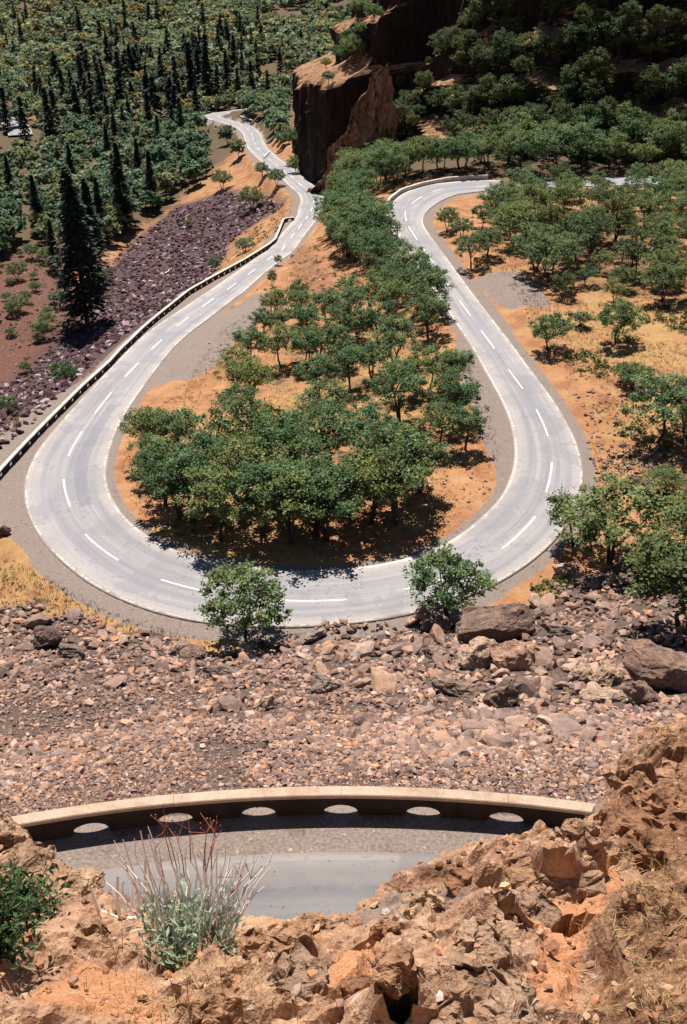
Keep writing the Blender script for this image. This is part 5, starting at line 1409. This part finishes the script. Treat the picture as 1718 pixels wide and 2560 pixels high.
for k in range(54):
    a = r.uniform(-1, 1); x0 = .075 * a + r.normal() * .012; h = r.uniform(.14, .30) * (1.35 if abs(a) < .3 and r.random() < .4 else 1)
    tip = np.array([x0 * 2.1 + r.normal() * .05, .02 + r.uniform(0, .08), h]); b0 = np.array([x0, r.normal() * .03, .02]); mid = (b0 + tip) / 2 + r.normal(size=3) * .008
    fr = b0 * .35 + tip * .65; tall = h > .26 and abs(a) < .4
    low = MB(); low.tube([b0, mid, fr] if tall else [b0, mid, fr, (fr + tip) / 2 + r.normal(size=3) * .004, tip], [.0026, .0022, .0018] if tall else [.0027, .0023, .0019, .0016, .0011], 5)
    so_ = link('stalk', low.mesh('stalk', [M['white_stalk']], True), root)
    if tall or r.random() < .12:
        st = MB(); st.tube([fr, (fr + tip) / 2 + r.normal(size=3) * .004, tip], [.0016, .0013, .0009], 4)
        for q in range(r.integers(3, 7)):
            t2 = tip + np.array([r.normal() * .018, r.normal() * .018, r.uniform(.012, .05)]); st.tube([tip, t2], [.0008, .0006], 3)
            V, F = ICO[1]; st.add(V * r.uniform(.0012, .0022) + t2, F)
        link('flower_head', st.mesh('flower_head', [M['red_stalk']]), so_)
tag(root, 'grey-leaved flowering plant with tall dry white and rust stalks before the near road', 'plant')
bp = fhit(300, 2090); root = bpy.data.objects.new('dead_stalks', None); COL.objects.link(root); root.location = bp
for px, dx, h, lean, w in [(-.055, 0, .085, -.02, .0042), (-.02, 0, .10, .002, .0045), (-.012, 0, .055, -.006, .004), (.0, 0, .045, -.002, .0035), (.022, 0, .075, .0, .0035), (.032, 0, .15, .012, .0045), (.045, 0, .05, .01, .003), (.01, 0, .06, .012, .003), (-.03, 0, .05, -.012, .003), (.03, .01, .20, -.028, .0022), (.05, .01, .22, -.012, .0022)]:
    b0 = np.array([px, r.normal() * .01, -.01]); mb = MB(); mb.tube([b0, b0 + [lean * .4 + r.normal() * .003, .01, h * .5], b0 + [lean, .025, h]], [w, w * .9, w * .6], 6); link('stalk', mb.mesh('dead_stalk', [M['white_stalk']], True), root)
mb = MB(); mb.tube([(-.06, 0, .0), (-.02, -.01, -.012), (.05, -.015, .005), (.09, -.01, .045), (.105, 0, .075)], [.0035, .0035, .0035, .003, .002], 6)
link('stalk', mb.mesh('dead_stalk', [M['white_stalk']]), root)
root.scale = (1.25, 1.25, 1.25); root.location.z += .02
tag(root, 'bleached leafless broken stalks left of the grey flowering plant', 'plant')
def shrub(px, n, rad, L, W, label, mat, seed):
    r = np.random.default_rng(seed); bp = fhit(*px); root = bpy.data.objects.new('leafy_shrub', None); COL.objects.link(root); root.location = bp
    st = MB(); lf = MB()
    for k in range(n):
        a = r.uniform(0, 6.283); e = r.uniform(.35, 1.45); l = rad * r.uniform(.6, 1.15); tip = np.array([math.cos(a) * math.cos(e) * l, math.sin(a) * math.cos(e) * l, math.sin(e) * l])
        st.tube([(0, 0, -.02), tuple(tip * .5 + r.normal(size=3) * .01), tuple(tip)], [.003, .002, .001], 4)
        for q in np.linspace(.3, 1.0, 6): leafy(lf, tip * q, 3, L, W, np.array([.008] * 3), (-.3, 1.2), r, (1, 1, 1), .25)
    link('stems', st.mesh('shrub_stems', [M['bark']]), root); link('leaves', lf.mesh('shrub_leaves', [mat]), root)
    return tag(root, label, 'shrub')
shrub((-25, 2165), 110, .17, .03, .0046, 'bushy shrub with narrow bright green leaves at the left border', M['shrub_leaves'], 5)
shrub((55, 2080), 34, .12, .032, .0048, 'thinner green shoot of narrow leaves above the bushy shrub', M['shrub_leaves'], 6)
def straw():
    r = np.random.default_rng(81); mb = MB()
    def clump(px, n, L, spread, up=(.3, 1.4)):
        p = fhit(*px)
        if p is None: return
        for _ in range(n):
            q = p + np.array([r.normal() * spread, r.normal() * spread, 0]); q[2] = fg_z(q[0], q[1])
            a = r.uniform(0, 6.283); e = r.uniform(*up); l = L * r.uniform(.4, 1.2); d = np.array([math.cos(a) * math.cos(e), math.sin(a) * math.cos(e), math.sin(e)]) * l
            w = r.uniform(.0004, .0008); s = np.cross(d, [0, 0, 1.]); s /= np.linalg.norm(s) + 1e-9; m = q + d * .5 + [0, 0, l * .06]
            mb.add([q - s * w, q + s * w, m + s * w, m - s * w, q + d], [(0, 1, 2, 3)], (1, 1, 1) * np.array([r.uniform(.5, 1.3)])); k = mb.n
            mb.f.setdefault(3, []).append(np.array([[k - 2, k - 3, k - 1]]))
    for _ in range(60): clump((r.uniform(1350, 1568), r.uniform(1960, 2330)), 14, .035, .03, (0, .9))
    for _ in range(34): clump((r.uniform(200, 640), r.uniform(2150, 2330)), 14, .035, .03, (0, 1.0))
    for _ in range(16): clump((r.uniform(1380, 1568), r.uniform(1740, 1950)), 14, .04, .03, (0, 1.0))
    clump((430, 2320), 12, .10, .006, (.8, 1.4)); clump((270, 2180), 5, .13, .006, (.9, 1.4)); clump((1500, 2170), 6, .2, .01, (.1, .8)); clump((480, 2300), 5, .11, .01, (.8, 1.4))
    tag(link('dry_grass', mb.mesh('dry_grass', [M['dry_straw']])), 'wisps of dry straw-coloured grass on the foreground rock', 'dry grass', kind='stuff')
straw()

# ------------------------------------------------------------------ daylight
w = bpy.data.worlds.new("World"); SC.world = w; w.use_nodes = True
nt = w.node_tree; bg = nt.nodes["Background"]
sky = nt.nodes.new("ShaderNodeTexSky"); sky.sky_type = 'NISHITA'; sky.sun_disc = False
EL, AZ = math.radians(62), math.radians(-12)          # azimuth from +y (ahead), negative to the left
sky.sun_elevation = EL; sky.sun_rotation = AZ
nt.links.new(sky.outputs[0], bg.inputs[0]); bg.inputs[1].default_value = .05; sky.altitude = 1500; sky.air_density = .8; sky.dust_density = .3
sun = bpy.data.lights.new("sun", 'SUN'); sun.energy = 5.0; sun.angle = math.radians(.5); sun.color = (1.0, .92, .83)
so = bpy.data.objects.new("sun", sun); COL.objects.link(so)
d = Vector((math.sin(AZ) * math.cos(EL), math.cos(AZ) * math.cos(EL), math.sin(EL)))
so.rotation_euler = d.to_track_quat('Z', 'Y').to_euler(); so.location = (0, 0, 60)
SC.view_settings.view_transform = 'Standard'; SC.view_settings.look = 'None'
SC.view_settings.exposure = .7; SC.view_settings.gamma = 1.0
SC.render.engine = 'CYCLES'
SC.cycles.max_bounces = 5; SC.cycles.diffuse_bounces = 1; SC.cycles.transmission_bounces = 3
